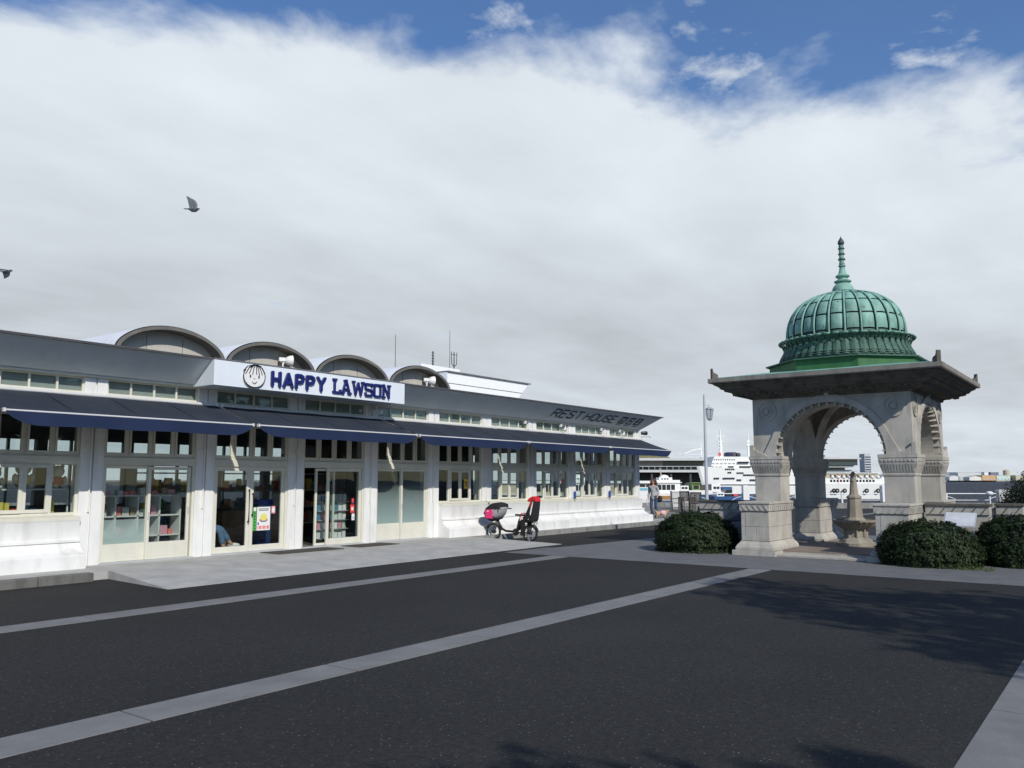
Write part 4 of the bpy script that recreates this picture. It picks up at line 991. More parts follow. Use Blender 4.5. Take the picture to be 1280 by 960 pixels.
# ================================================================== plants
def leaf_cloud(rnd, pts_norm, size, aspect=1.6, flat=0.5):
    """many leaf-sized quads; pts_norm yields (point, outward normal)"""
    vs, fs = [], []
    for p, n in pts_norm:
        n = (n + Vector((rnd.uniform(-1, 1), rnd.uniform(-1, 1), rnd.uniform(-1, 1))) * flat).normalized()
        a = n.cross(Vector((rnd.uniform(-1, 1), rnd.uniform(-1, 1), rnd.uniform(-1, 1))))
        if a.length < 1e-3: continue
        a.normalize(); b = n.cross(a); s = size * rnd.uniform(.6, 1.3)
        a *= s * aspect * .5; b *= s * .5
        i = len(vs); vs += [tuple(p - a), tuple(p + b), tuple(p + a + n * s * .2), tuple(p - b)]; fs.append((i, i + 1, i + 2, i + 3))
    me = bpy.data.meshes.new('leaves'); me.from_pydata(vs, [], fs); return me
from mathutils import noise as mn
M_BUSH = mat_leaf('bush_leaf', (0.007, 0.015, 0.004), (0.024, 0.042, 0.011))
M_BUSH2 = mat_leaf('bush_leaf_brownish', (0.022, 0.026, 0.008), (0.050, 0.055, 0.016))
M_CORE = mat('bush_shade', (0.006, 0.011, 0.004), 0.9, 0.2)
M_BARK = mat('bark', (0.09, 0.07, 0.05), 0.9, 0.3, 8, 0.4, 30)
def bush(label, c, r, seed, n=16000, mt=None, size=.036):
    """clipped round shrub: a leafy skin with lumps over a core coloured as shade, and stems"""
    rnd = random.Random(seed)
    t = thing('round_bush', label, 'bush', (c[0], c[1], 0), 0, 'clipped round bushes by the pavilion')
    def surf(d):
        k = 1 + 0.08 * mn.noise(d * 2.3 + Vector((seed, 0, 0))) + 0.09 * mn.noise(d * 6 + Vector((0, seed, 0))) + .08 * mn.noise(d * 15 + Vector((0, seed, 3)))
        return k
    def gen():
        for i in range(n):
            z = rnd.uniform(-.06, 1); ph = rnd.uniform(0, 2 * math.pi); q_ = math.sqrt(max(0, 1 - z * z))
            d = Vector((q_ * math.cos(ph), q_ * math.sin(ph), z)); k = surf(d)
            deep = rnd.random() ** 2.2 * 0.16 - (rnd.random() * .06 if rnd.random() < .06 else 0)
            e = 0.80 if z > 0 else 1
            zz_ = abs(z) ** 0.80 * (1 if z > 0 else -1)
            wd = (1 - max(0, zz_) ** 2.6) ** 0.46 if z > 0 else 1.0
            p = Vector((math.cos(ph) * r[0] * wd, math.sin(ph) * r[1] * wd, max(0.02, zz_ * r[2]))) * (k - deep)
            if z < 0.12: p.x *= 0.93; p.y *= .93
            yield p, Vector((d.x / r[0], d.y / r[1], d.z / r[2])).normalized()
    me = leaf_cloud(rnd, gen(), size); me.materials.append(mt or M_BUSH); link('foliage', me, t)
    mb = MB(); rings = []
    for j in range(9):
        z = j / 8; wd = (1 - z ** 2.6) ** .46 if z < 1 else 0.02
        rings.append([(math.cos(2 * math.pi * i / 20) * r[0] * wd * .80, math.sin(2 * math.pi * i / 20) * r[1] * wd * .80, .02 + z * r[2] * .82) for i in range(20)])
    mb.ring(rings); build(mb, 'shade_core', M_CORE, t, local=True)  # solid core, coloured dark as the shade inside, blocks seeing through
    for i in range(5):
        a = i * 1.26; build(MB().tube([(0.1 * math.cos(a), .1 * math.sin(a), 0), (.5 * r[0] * math.cos(a), .5 * r[1] * math.sin(a), r[2] * .7)], [.03, .012], 5), 'stem', M_BARK, t, local=True)
    return t
bush('dark green round bush left of the pavilion, in front of the black notice stand', (19.15, 8.72), (0.98, 1.02, 0.92), 4, 26000)
bush('dark green round bush in front of the pavilion\'s right front pier', (18.72, 3.50), (0.80, 0.98, 0.86), 9, 26000)
bush('dark green bush at the right edge of the photo, next to the white notice stand', (19.75, 1.85), (0.9, 1.02, 0.99), 13, 26000)
bush('tall dark bush behind the others at the right edge, reaching above the water line', (23.1, 1.75), (1.05, 1.15, 1.80), 17, 16000)
bush('low brownish green bush tucked behind the round bushes at the right edge', (21.6, 1.55), (0.75, 0.72, 1.22), 21, 9000, M_BUSH2)
# small weeds at the foot of the bushes
wd_ = random.Random(5); vs, fs = [], []
for i in range(240):
    x = 18.0 + wd_.uniform(-.05, .5); y = wd_.uniform(2.3, 3.0); h = wd_.uniform(.03, .10); a = wd_.uniform(0, 6.28)
    i0 = len(vs); vs += [(x, y, 0.004), (x + .012 * math.cos(a), y + .012 * math.sin(a), 0.004), (x + wd_.uniform(-.04, .04), y + wd_.uniform(-.04, .04), h)]; fs.append((i0, i0 + 1, i0 + 2))
wm = bpy.data.meshes.new('weeds'); wm.from_pydata(vs, [], fs); wm.materials.append(mat_leaf('weed_leaf', (0.05, 0.08, 0.02), (0.10, 0.14, 0.04)))
wo_ = link('weeds', wm); wo_['kind'] = 'stuff'; wo_['label'] = 'small green weeds at the foot of the bushes'; wo_['category'] = 'weeds'
# park trees beyond the right edge of the view; they throw the leafy shade on the asphalt and show in the shop glass
M_TREE = mat_leaf('tree_leaf', (0.020, 0.040, 0.010), (0.055, 0.095, 0.025))
def tree(label, c, crown_r, crown_z, seed, n=5200, size=.17):
    rnd = random.Random(seed)
    t = thing('park_tree', label, 'tree', (c[0], c[1], 0), 0, 'park trees beyond the right edge')
    tips = []; tr = MB(); top = crown_z - crown_r * .35
    tr.tube([(0, 0, -.05), (.05, .03, top * .4), (-.04, .06, top * .75), (.02, 0, top)], [.17, .14, .12, .09], 9)
    for i in range(9):
        a = i * 2.4 + rnd.uniform(-.3, .3); z0 = top * rnd.uniform(.62, 1.0); L = crown_r * rnd.uniform(.55, .95)
        e = Vector((math.cos(a) * L, math.sin(a) * L, crown_z + rnd.uniform(-.5, .7) * crown_r * .8)); mid = Vector((math.cos(a) * L * .45, math.sin(a) * L * .45, (z0 + e.z) / 2 - .1))
        tr.tube([(0, 0, z0), tuple(mid), tuple(e)], [.07, .05, .02], 6); tips += [mid, e]
    build(tr, 'trunk', M_BARK, t, local=True, smooth=True)
    cl = []
    for p in tips:
        for j in range(3): cl.append((p + Vector((rnd.gauss(0, .35), rnd.gauss(0, .35), rnd.gauss(0, .3))) * crown_r * .5, crown_r * rnd.uniform(.2, .38)))
    def gen():
        for i in range(n):
            cc_, rr_ = cl[i % len(cl)]; d = Vector((rnd.gauss(0, 1), rnd.gauss(0, 1), rnd.gauss(0, .8)))
            d.normalize(); yield cc_ + d * rr_ * rnd.random() ** .4, d
    me = leaf_cloud(rnd, gen(), size, flat=.8); me.materials.append(M_TREE); link('crown', me, t)
tree('park tree off the right edge whose leafy shade falls across the asphalt', (5.7, -10.0), 2.5, 9.0, 31, 4200)
tree('park tree off the right edge, shading the near corner of the asphalt', (-0.35, -9.6), 0.5, 8.6, 32, 900)
tree('park tree farther along beyond the right edge, mirrored in the shop glass', (16.5, -7.5), 2.6, 5.4, 33, 4500, .2)
tree('park tree behind the viewer mirrored in the leftmost shop windows', (-3.0, -6.5), 2.6, 5.6, 34, 4500, .2)
tree('big park tree far right of the pavilion, beyond the edge', (25.0, -11.0), 3.4, 6.6, 35, 4500, .26)

# unseen tree belt added behind the viewer to hide the horizon in the shop glass
rb_ = random.Random(77)
def belt():
    for i in range(9000):
        u = rb_.uniform(-70, 110); top = 8.5 + 2.5 * mn.noise(Vector((u * .12, 0, 0))) + 1.2 * mn.noise(Vector((u * .5, 3, 0)))
        z = rb_.uniform(.3, 1) ** .7 * top; yield Vector((u, -36 + rb_.uniform(-2.5, 2.5), z)), Vector((0, 1, .3))
bm_ = leaf_cloud(rb_, belt(), .95, 1.3, .7); bm_.materials.append(M_TREE)
bo = link('tree_belt', bm_); bo['kind'] = 'stuff'; bo['label'] = 'unseen tree belt added far behind the viewer'; bo['category'] = 'trees'
# ================================================================== street things
def skin_body(name, joints, edges, mt, parent, sub=2, root=0):
    """one continuous body grown over a skeleton: joints = [(x, y, z, radius)]"""
    me = bpy.data.meshes.new(name); me.from_pydata([j[:3] for j in joints], edges, [])
    me.materials.append(mt); o = link(name, me, parent)
    md = o.modifiers.new('skin', 'SKIN'); md.use_smooth_shade = True
    for i, j in enumerate(joints):
        r_ = j[3]; me.skin_vertices[0].data[i].radius = (r_ if not isinstance(r_, tuple) else r_[0], r_ if not isinstance(r_, tuple) else r_[1])
    me.skin_vertices[0].data[root].use_root = True
    sb = o.modifiers.new('sub', 'SUBSURF'); sb.levels = sub; sb.render_levels = sub
    return o
# ---- bicycle
BF = Vector(bg((617.5 - 640) / 1051 * 24.05, 24.05)); BRr = Vector(bg((662.5 - 640) / 1051 * 23.35, 23.35))
dvec = BF - BRr; bl = dvec.length
bk = thing('bicycle', 'black electric bicycle with hooded front child seat and red-trimmed rear seat by the ramp', 'bicycle', tuple(BRr), math.atan2(dvec.y, dvec.x))
bb = lambda mb, n, mt, par=None, **kw: build(mb, n, mt, par or bk, local=True, **kw)
WR = 0.245
M_SPOKE = mat('steel_spoke', (0.5, 0.5, 0.5), 0.3, 0.05, metal=0.9)
M_BIKE = mat('black_bike_paint', (0.016, 0.015, 0.014), 0.35, 0.1)
M_GREYF = mat('grey_mesh_fabric', (0.33, 0.34, 0.35), 0.85, 0.12, 12, .2)
M_BLKF = mat('black_fabric', (0.015, 0.015, 0.017), 0.9, 0.2, 10, .2)
for wx in (0.0, bl):
    wh = link('wheel', None, bk, (wx, 0, WR)); WLOC[wh.name] = (0, 0, 0)
    bb(MB().torus((0, 0, 0), WR - .028, .028, 'y', 32, 8), 'tyre', M_RUB, wh, smooth=True)
    bb(MB().torus((0, 0, 0), WR - .062, .014, 'y', 32, 6), 'rim', M_SPOKE, wh, smooth=True)
    sp_ = MB()
    for i in range(16):
        a = 2 * math.pi * i / 16; sp_.tube([(0.03 * math.cos(a + .4), .02 * (-1) ** i, .03 * math.sin(a + .4)), ((WR - .06) * math.cos(a), 0, (WR - .06) * math.sin(a))], .0025, 4)
    bb(sp_, 'spokes', M_SPOKE, wh)
    bb(MB().tube([(0, -.05, 0), (0, .05, 0)], .055 if wx else .04, 12), 'hub', M_BIKE, wh)
    fd = MB(); rr_ = WR + .02
    arcp = [(rr_ * math.cos(a), rr_ * math.sin(a)) for a in [rad(20) + rad(150) * i / 14 for i in range(15)]]
    for p0, p1 in zip(arcp, arcp[1:]): fd.hexa([(p0[0], -.03, p0[1]), (p1[0], -.03, p1[1]), (p1[0], .03, p1[1]), (p0[0], .03, p0[1]), (p0[0] * 1.02, -.03, p0[1] * 1.02), (p1[0] * 1.02, -.03, p1[1] * 1.02), (p1[0] * 1.02, .03, p1[1] * 1.02), (p0[0] * 1.02, .03, p0[1] * 1.02)])
    bb(fd, 'mudguard', M_BIKE, wh)
bb(MB().tube([(bl - .13, 0, .60), (bl - .18, 0, .50), (bl - .28, 0, .34), (bl - .42, 0, .275), (.50, 0, .27), (.40, 0, .33)], .032, 10), 'frame', M_BIKE, smooth=True)
bb(MB().tube([(.47, 0, .24), (.36, 0, .62)], .022, 8), 'seat_tube', M_BIKE)
bb(MB().tube([(.36, 0, .60), (.33, 0, .72)], .014, 8), 'seat_post', M_SPOKE)
for s_ in (-1, 1):
    bb(MB().tube([(.46, .03 * s_, .26), (0, .06 * s_, WR)], .012, 6), 'chain_stay', M_BIKE)
    bb(MB().tube([(.38, .03 * s_, .55), (0, .06 * s_, WR)], .010, 6), 'seat_stay', M_BIKE)
    bb(MB().tube([(bl, .05 * s_, WR), (bl - .07, .05 * s_, .50), (bl - .13, .0, .58)], .013, 6), 'fork', M_BIKE)
    bb(MB().tube([(.45, .09 * s_, .26), (.45 + .11 * s_, .10 * s_, .20)], .011, 6), 'crank', M_SPOKE)
    bb(MB().box(.41 + .11 * s_, .49 + .11 * s_, .10 * s_ - .04, .10 * s_ + .04, .185, .205), 'pedal', M_BIKE)
    bb(MB().tube([(bl - .20, .0, .86), (bl - .24, .16 * s_, .90), (bl - .33, .25 * s_, .90)], .011, 6), 'handlebar', M_BIKE)
    bb(MB().tube([(bl - .30, .235 * s_, .90), (bl - .42, .27 * s_, .89)], .017, 8), 'grip', M_RUB)
bb(MB().tube([(bl - .13, 0, .56), (bl - .20, 0, .87)], .017, 8), 'stem', M_BIKE)
bb(MB().ring([[(.45 + r_ * math.cos(a), y_, .26 + r_ * math.sin(a)) for a in [2 * math.pi * i / 20 for i in range(20)]] for r_, y_ in ((.10, .045), (.10, .055))]), 'chain_guard', M_BIKE)
bb(MB().box(.40, .52, -.05, .05, .20, .32), 'motor', M_BIKE, bevel=.02)
bb(MB().hexa([(.36, -.05, .30), (.44, -.05, .30), (.44, .05, .30), (.36, .05, .30), (.28, -.05, .58), (.355, -.05, .58), (.355, .05, .58), (.28, .05, .58)]), 'battery', M_BIKE, bevel=.01)
bb(MB().ring([[(.20, y_ * .9, .72 + dz) if i == 0 else ((.30, y_, .735 + dz) if i == 1 else (.48, y_ * .25, .715 + dz)) for dz in (0,) for y_ in (-.1, .1)] for i in range(3)] ), 'saddle', M_BLKF) if False else bb(MB().prism([(.20, -.09), (.30, -.095), (.40, -.04), (.50, -.025), (.50, .025), (.40, .04), (.30, .095), (.20, .09)], 'z', .705, .755), 'saddle', M_BLKF, bevel=.015)
bb(MB().tube([(-.05, -.05, 0.01), (-.02, -.08, WR * .9)], .011, 6), 'kickstand', M_SPOKE); bb(MB().tube([(-.05, .12, 0.01), (.0, .08, WR * .9)], .011, 6), 'kickstand', M_SPOKE)
rk = MB()
for y_ in (-.07, .07): rk.tube([(.28, y_, .53), (-.22, y_, .53)], .009, 6); rk.tube([(-.20, y_, .53), (0, y_, WR)], .007, 6)
bb(rk, 'rear_rack', M_BIKE)
# rear child seat
rs = link('rear_child_seat', None, bk); WLOC[rs.name] = (0, 0, 0)
bb(MB().prism([(.22, .53), (.24, .62), (.02, .60), (-.08, .66), (-.16, .98), (-.20, 1.16), (-.26, 1.14), (-.24, .92), (-.20, .64), (-.16, .55)], 'y', -.15, .15), 'seat_shell', M_BLKF, rs, bevel=.03)
for s_ in (-1, 1):
    bb(MB().prism([(.10, .60), (-.05, .64), (-.12, .95), (-.18, 1.12), (-.10, 1.08), (-.02, .90), (.06, .74), (.16, .66)], 'y', .15 * s_ - .012, .15 * s_ + .012), 'side_wing', M_BLKF, rs)
    bb(MB().box(.06, .20, .165 * s_ - .012, .165 * s_ + .012, .18, .60), 'foot_guard', M_BLKF, rs)
    bb(MB().prism([(-.13, .96), (-.09, .96), (-.12, 1.14), (-.17, 1.14)], 'y', .165 * s_ - .006, .165 * s_ + .006), 'red_stripe', M_RED, rs)
bb(MB().prism([(-.28, 1.10), (-.20, 1.13), (-.02, 1.10), (.03, 1.13), (-.06, 1.22), (-.18, 1.26), (-.27, 1.20)], 'y', -.13, .13), 'head_hood', M_RED, rs, bevel=.02)
bb(MB().tube([(.22, -.12, .60), (.22, -.12, .78), (.10, -.12, .80), (.08, -.12, .66)], .012, 6), 'grab_bar', M_RED, rs)
bb(MB().tube([(.22, .12, .60), (.22, .12, .78), (.10, .12, .80), (.08, .12, .66)], .012, 6), 'grab_bar', M_RED, rs); bb(MB().tube([(.22, -.12, .78), (.22, .12, .78)], .012, 6), 'grab_bar', M_RED, rs)
# hooded front seat
fs_ = link('front_child_seat', None, bk); WLOC[fs_.name] = (0, 0, 0)
def hood_ring(t):
    return t
prof = [(bl - .38, .92), (bl - .30, .72), (bl - .16, .60), (bl + .05, .56), (bl + .18, .62), (bl + .23, .74), (bl + .14, .90), (bl - .02, 1.01), (bl - .25, 1.04), (bl - .36, 1.00)]
cxp, czp = bl - .08, .80; rings = []
for y_, k_ in ((-.24, .55), (-.215, .82), (-.15, .97), (0, 1.03), (.15, .97), (.215, .82), (.24, .55)): rings.append([(cxp + (p[0] - cxp) * k_, y_, czp + (p[1] - czp) * k_) for p in prof])
bb(MB().ring(rings), 'rain_cover', M_GREYF, fs_, smooth=60)
rings = []
up_ = [(bl - .40, .985), (bl - .36, .93), (bl - .2, .955), (bl - .02, .93), (bl + .12, .84), (bl + .20, .74), (bl + .255, .74), (bl + .17, .915), (bl - .01, 1.035), (bl - .24, 1.065), (bl - .38, 1.03)]
for y_, k_ in ((-.25, .58), (-.225, .86), (-.15, 1.0), (0, 1.06), (.15, 1.0), (.225, .86), (.25, .58)): rings.append([(cxp + (p[0] - cxp) * k_, y_, czp + (p[1] - czp) * k_) for p in up_])
bb(MB().ring(rings), 'hood_top', M_BLKF, fs_, smooth=60)
rings = [[(cxp + (p[0] - cxp) * k_, y_, czp + (p[1] - czp) * k_) for p in [(bl + .24, .76), (bl + .19, .60), (bl + .05, .535), (bl - .17, .575), (bl - .20, .62), (bl + .03, .60), (bl + .15, .65)]] for y_, k_ in ((-.245, .6), (-.22, .85), (0, 1.04), (.22, .85), (.245, .6))]
bb(MB().ring(rings), 'cover_rim', M_BLKF, fs_)
for s_ in (-1, 1): bb(MB().prism([(bl + .11, .62), (bl + .14, .86), (bl - .08, .88), (bl - .13, .82), (bl - .13, .62)], 'y', .236 * s_ - .022, .236 * s_ + .022), 'pink_pocket', M_PINK, fs_, bevel=.01)
for s_ in (-1, 1): bb(MB().box(bl + .0, bl + .05, .258 * s_ - .008, .258 * s_ + .008, .81, .84), 'buckle', M_WHITE, fs_)
# ---- notice stands
def stand(name, label, c, rot, board_mt, leg_mt, w_, d_, h_, tilt):
    t = thing(name, label, 'notice stand', (c[0], c[1], 0), rot)
    lo, hi = h_ - tilt, h_ + tilt
    build(MB().hexa([(-d_, -w_, lo), (d_, -w_, hi), (d_, w_, hi), (-d_, w_, lo), (-d_, -w_, lo + .03), (d_, -w_, hi + .03), (d_, w_, hi + .03), (-d_, w_, lo + .03)]), 'board', board_mt, t, local=True, bevel=.004)
    build(MB().hexa([(-d_ * .9, -w_ * .92, lo + .041), (d_ * .9, -w_ * .92, hi + .021 + .004), (d_ * .9, w_ * .92, hi + .025), (-d_ * .9, w_ * .92, lo + .041), (-d_ * .9, -w_ * .92, lo + .046), (d_ * .9, -w_ * .92, hi + .034), (d_ * .9, w_ * .92, hi + .034), (-d_ * .9, w_ * .92, lo + .046)]), 'panel', M_PANEL if board_mt is M_GREYM else board_mt, t, local=True)
    for s_ in (-1, 1):
        build(MB().box(-.02, .02, s_ * w_ * .8 - .02, s_ * w_ * .8 + .02, 0, h_ - .01), 'leg', leg_mt, t, local=True)
    return t
M_PANEL = mat('pale_notice_print', (0.55, 0.58, 0.62), 0.3, 0.10, 6)
ns = stand('notice_stand', 'black sloping notice stand between the left bush and the pavilion', (19.55, 7.85), 0, M_DKMET, M_DKMET, .27, .18, .80, .09)
stand('notice_stand', 'white sloping notice stand behind the bushes right of the pavilion', (19.60, 3.05), 0, M_GREYM, M_GREYM, .30, .20, .86, .13)
# ---- round dark bollard lamp behind left bush
t = thing('bollard_lamp', 'short dark mushroom-topped bollard lamp behind the left bush', 'lamp', (21.2, 9.35, 0))
build(MB().lathe([(.10, 0), (.10, .04), (.07, .06), (.07, .72), (.13, .74)], 20), 'post', M_DKMET, t, local=True, smooth=40)
build(MB().lathe([(.10, .76), (.20, .80), (.235, .88), (.22, .98), (.15, 1.06), (.04, 1.09)], 24), 'cap', mat('slate_cap', (0.06, 0.066, 0.075), .5, .1), t, local=True, smooth=60)
# ---- lamp post with hanging lantern
D_ = 43.0; LP = bg(pxL(883, D_), D_)
t = thing('lamp_post', 'tall pale lamp post with a hanging lantern left of the pavilion', 'street lamp', LP, BR)
build(MB().lathe([(.16, 0), (.16, .5), (.11, .6), (.09, .8), (.055, 6.0), (.02, 6.15)], 16), 'pole', M_GREYM, t, local=True, smooth=40)
build(MB().tube([(0, 0, 5.45), (.12, 0, 5.55), (.25, 0, 5.52), (.25, 0, 5.42)], .018, 6), 'bracket', M_GREYM, t, local=True)
lan = build(MB().lathe([(.03, 5.52), (.03, 5.48), (.23, 5.36), (.23, 5.33)], 6), 'lantern', M_GREYM, t, local=True)
for i in range(6):
    a = math.pi / 3 * i
    build(MB().tube([(.25 + .22 * math.cos(a), .22 * math.sin(a), 5.34), (.25 + .13 * math.cos(a), .13 * math.sin(a), 4.82)], .014, 5), 'lantern_rib', M_GREYM, lan, local=True)
lan.data.transform(Matrix.Translation((.25, 0, 0)))
build(MB().lathe([(.205, 5.33), (.12, 4.83)], 6).xf(Matrix.Translation((.25, 0, 0))), 'lantern_glass', mat_glass('lantern_glass', (.7, .74, .76)), lan, local=True)
build(MB().lathe([(.14, 4.83), (.10, 4.78), (.03, 4.74)], 6).xf(Matrix.Translation((.25, 0, 0))), 'lantern_base', M_GREYM, lan, local=True)
# ---- terrace chairs and table
M_TEAK = mat('weathered_teak', (0.075, 0.066, 0.058), 0.8, 0.2, 6)
def chair(label, loc, rot):
    t = thing('garden_chair', label, 'chair', loc, rot, 'wooden chairs on the terrace')
    for sx in (-1, 1):
        build(MB().box(sx * .25 - .025, sx * .25 + .025, -.25, -.20, 0, .62), 'leg', M_TEAK, t, local=True)
        build(MB().hexa([(sx * .25 - .025, .20, 0), (sx * .25 + .025, .20, 0), (sx * .25 + .025, .25, 0), (sx * .25 - .025, .25, 0), (sx * .25 - .025, .32, .98), (sx * .25 + .025, .32, .98), (sx * .25 + .025, .36, .98), (sx * .25 - .025, .36, .98)]), 'leg', M_TEAK, t, local=True)
        build(MB().box(sx * .27 - .03, sx * .27 + .03, -.27, .27, .62, .65), 'armrest', M_TEAK, t, local=True)
        build(MB().box(sx * .25 - .015, sx * .25 + .015, -.2, .2, .16, .20), 'stretcher', M_TEAK, t, local=True)
    for i in range(5): build(MB().box(-.25, .25, -.24 + .095 * i, -.16 + .095 * i, .41, .435), 'seat_slat', M_TEAK, t, local=True)
    build(MB().box(-.25, .25, .31, .35, .90, .98), 'back_rail', M_TEAK, t, local=True); build(MB().box(-.23, .23, .25, .28, .46, .52), 'back_rail', M_TEAK, t, local=True)
    for i in range(8):
        x_ = -.203 + .058 * i
        build(MB().hexa([(x_ - .022, .255, .5), (x_ + .022, .255, .5), (x_ + .022, .27, .5), (x_ - .022, .27, .5), (x_ - .022, .32, .92), (x_ + .022, .32, .92), (x_ + .022, .335, .92), (x_ - .022, .335, .92)]), 'back_slat', M_TEAK, t, local=True)
    return t
def bgp(x, D, z): return bg(pxL(x, D), D, z)
chair('dark slatted wooden garden chair facing right on the terrace, nearest the walking person', bgp(846.5, 42, PZ), BR + rad(80))
chair('dark slatted wooden garden chair seen from behind, beside the pale lamp post', bgp(868, 41, PZ), BR + rad(175))
chair('dark wooden garden chair half hidden between the two nearer terrace chairs', bgp(858, 44, PZ), BR + rad(10))
tb = thing('garden_table', 'small wooden garden table between the terrace chairs', 'table', bgp(858, 42.6, PZ), BR)
for i in range(7): build(MB().box(-.40, .40, -.38 + .11 * i, -.28 + .11 * i, .68, .705), 'table_slat', M_TEAK, tb, local=True)
for sx in (-1, 1):
    for sy in (-1, 1): build(MB().box(sx * .34 - .03, sx * .34 + .03, sy * .32 - .03, sy * .32 + .03, 0, .68), 'leg', M_TEAK, tb, local=True)
# ---- person walking a dog
D_ = 35.3; pt = bgp(816.5, D_, PZ)
pr = thing('person', 'person with long brown hair, grey cardigan, blue jeans and sunglasses walking a small dog', 'person', pt, BR + rad(-35))
M_CARD = mat('grey_cardigan', (0.36, 0.38, 0.40), .9, .12, 12); M_JEAN = mat('blue_jeans', (0.045, 0.075, 0.14), .9, .25, 10)
M_HAIR = mat('dark_brown_hair', (0.045, 0.020, 0.012), .6, .3, 15, .3)
M_SHOE = mat('dark_shoe', (0.02, 0.02, 0.02), .6, .1)
J = [(0, 0, .88, .10), (0, 0, 1.02, .09), (0, 0, 1.18, .105), (0, 0, 1.30, .09), (0, 0, 1.36, .042), (0, -.01, 1.41, .04), (0, -.02, 1.49, .078), (0, -.02, 1.545, .06),
     (-.09, 0, .84, .075), (-.085, -.05, .47, .05), (-.08, .02, .10, .034), (-.085, -.09, .035, .03), (.09, 0, .84, .075), (.085, .03, .47, .05), (.07, .14, .12, .034), (.075, .05, .035, .03),
     (-.15, 0, 1.28, .05), (-.20, .02, 1.04, .038), (-.22, -.05, .83, .028), (-.22, -.07, .75, .022), (.15, 0, 1.28, .05), (.22, .04, 1.05, .038), (.20, -.06, .86, .028), (.19, -.10, .80, .022)]
E_ = [(0, 1), (1, 2), (2, 3), (3, 4), (4, 5), (5, 6), (6, 7), (0, 8), (8, 9), (9, 10), (10, 11), (0, 12), (12, 13), (13, 14), (14, 15), (3, 16), (16, 17), (17, 18), (18, 19), (3, 20), (20, 21), (21, 22), (22, 23)]
skin_body('body', J, E_, M_SKIN, pr)
hd = MB().ell((0, -.02, 1.50), (.078, .095, .11), 16, 10); hd.ell((0, -.115, 1.49), (.014, .02, .02), 8, 5)
build(hd, 'face', M_SKIN, pr, local=True, smooth=True)
build(MB().box(-.07, .07, -.118, -.085, 1.505, 1.54), 'sunglasses', M_BLACK, pr, local=True, bevel=.01)
skin_body('cardigan', [(0, 0, .70, .13), (0, 0, 1.0, .12), (0, 0, 1.2, .13), (0, 0, 1.31, .11), (-.155, 0, 1.285, .062), (-.205, .02, 1.04, .052), (-.222, -.045, .86, .044), (.155, 0, 1.285, .062), (.225, .04, 1.05, .052), (.205, -.05, .88, .044)],
          [(0, 1), (1, 2), (2, 3), (3, 4), (4, 5), (5, 6), (3, 7), (7, 8), (8, 9)], M_CARD, pr)
skin_body('jeans', [(0, 0, .96, .105), (-.09, 0, .80, .092), (-.085, -.05, .47, .066), (-.08, .02, .10, .054), (.09, 0, .80, .092), (.085, .03, .47, .066), (.07, .14, .12, .054)], [(0, 1), (1, 2), (2, 3), (0, 4), (4, 5), (5, 6)], M_JEAN, pr)
hm = MB().ell((0, .02, 1.53), (.115, .12, .115), 16, 10)
rr_ = random.Random(2)
for i in range(26):
    a = rad(-20 + 220 * i / 25); x_, y_ = .095 * math.cos(a), .03 + .085 * math.sin(a)
    hm.tube([(x_ * .9, y_, 1.56), (x_ * 1.15 + rr_.uniform(-.02, .02), y_ + .01, 1.42), (x_ * 1.25 + rr_.uniform(-.03, .03), y_ + .01, 1.30), (x_ * 1.1, y_, 1.18 + rr_.uniform(-.05, .05))], [.03, .04, .035, .012], 6)
build(hm, 'hair', M_HAIR, pr, local=True, smooth=True)
for x_, y_, z_ in ((-.085, -.06, .03), (.075, .08, .05)): build(MB().ell((x_, y_, z_ + .01), (.045, .13, .045), 12, 6), 'shoe', M_SHOE, pr, local=True, smooth=True)
bgx = thing('handbag', 'dark shoulder bag hanging at the walking person\'s hip', 'bag', bgp(823.6, D_ - .02, PZ + .62), BR)
build(MB().ell((0, 0, .15), (.13, .07, .15), 14, 8), 'bag_body', M_BLKF, bgx, local=True, smooth=True)
build(MB().tube([(-.08, 0, .26), (-.10, 0, .45), (-.08, .02, .68)], .012, 6), 'strap', M_BLKF, bgx, local=True)
dg = thing('small_dog', 'small beige dog in a pink coat beside the walking person', 'dog', bgp(826.5, D_ - .35, PZ), BR)
M_FUR = mat('beige_fur', (0.50, 0.34, 0.20), .95, .25, 25, .6, 120)
skin_body('body', [(-.16, 0, .20, .075), (0, 0, .205, .08), (.13, 0, .215, .075), (.20, 0, .27, .05), (.25, 0, .31, .06), (.315, 0, .295, .03),
                   (-.19, .05, .14, .032), (-.20, .05, .07, .02), (-.18, .05, .015, .02), (-.19, -.05, .14, .032), (-.23, -.05, .07, .02), (-.21, -.05, .015, .02),
                   (.13, .05, .13, .028), (.14, .05, .07, .02), (.15, .05, .015, .02), (.13, -.05, .13, .028), (.11, -.05, .07, .02), (.12, -.05, .015, .02), (-.24, 0, .26, .025), (-.27, 0, .34, .03)],
          [(0, 1), (1, 2), (2, 3), (3, 4), (4, 5), (0, 6), (6, 7), (7, 8), (0, 9), (9, 10), (10, 11), (2, 12), (12, 13), (13, 14), (2, 15), (15, 16), (16, 17), (0, 18), (18, 19)], M_FUR, dg)
build(MB().tube([(-.07, 0, .21), (.03, 0, .212), (.13, 0, .225)], [.088, .096, .086], 14), 'coat', mat('pale_pink_coat', (.70, .42, .48), .9, .1), dg, local=True, smooth=True)
for s_ in (-1, 1): build(MB().prism([(.225, .35), (.27, .35), (.24, .265)], 'y', .05 * s_ - .008, .05 * s_ + .012), 'ear', mat('brown_fur', (.22, .12, .06), .9, .2), dg, local=True)
build(MB().ell((.345, 0, .297), .012, 8, 5), 'nose', M_BLACK, dg, local=True)
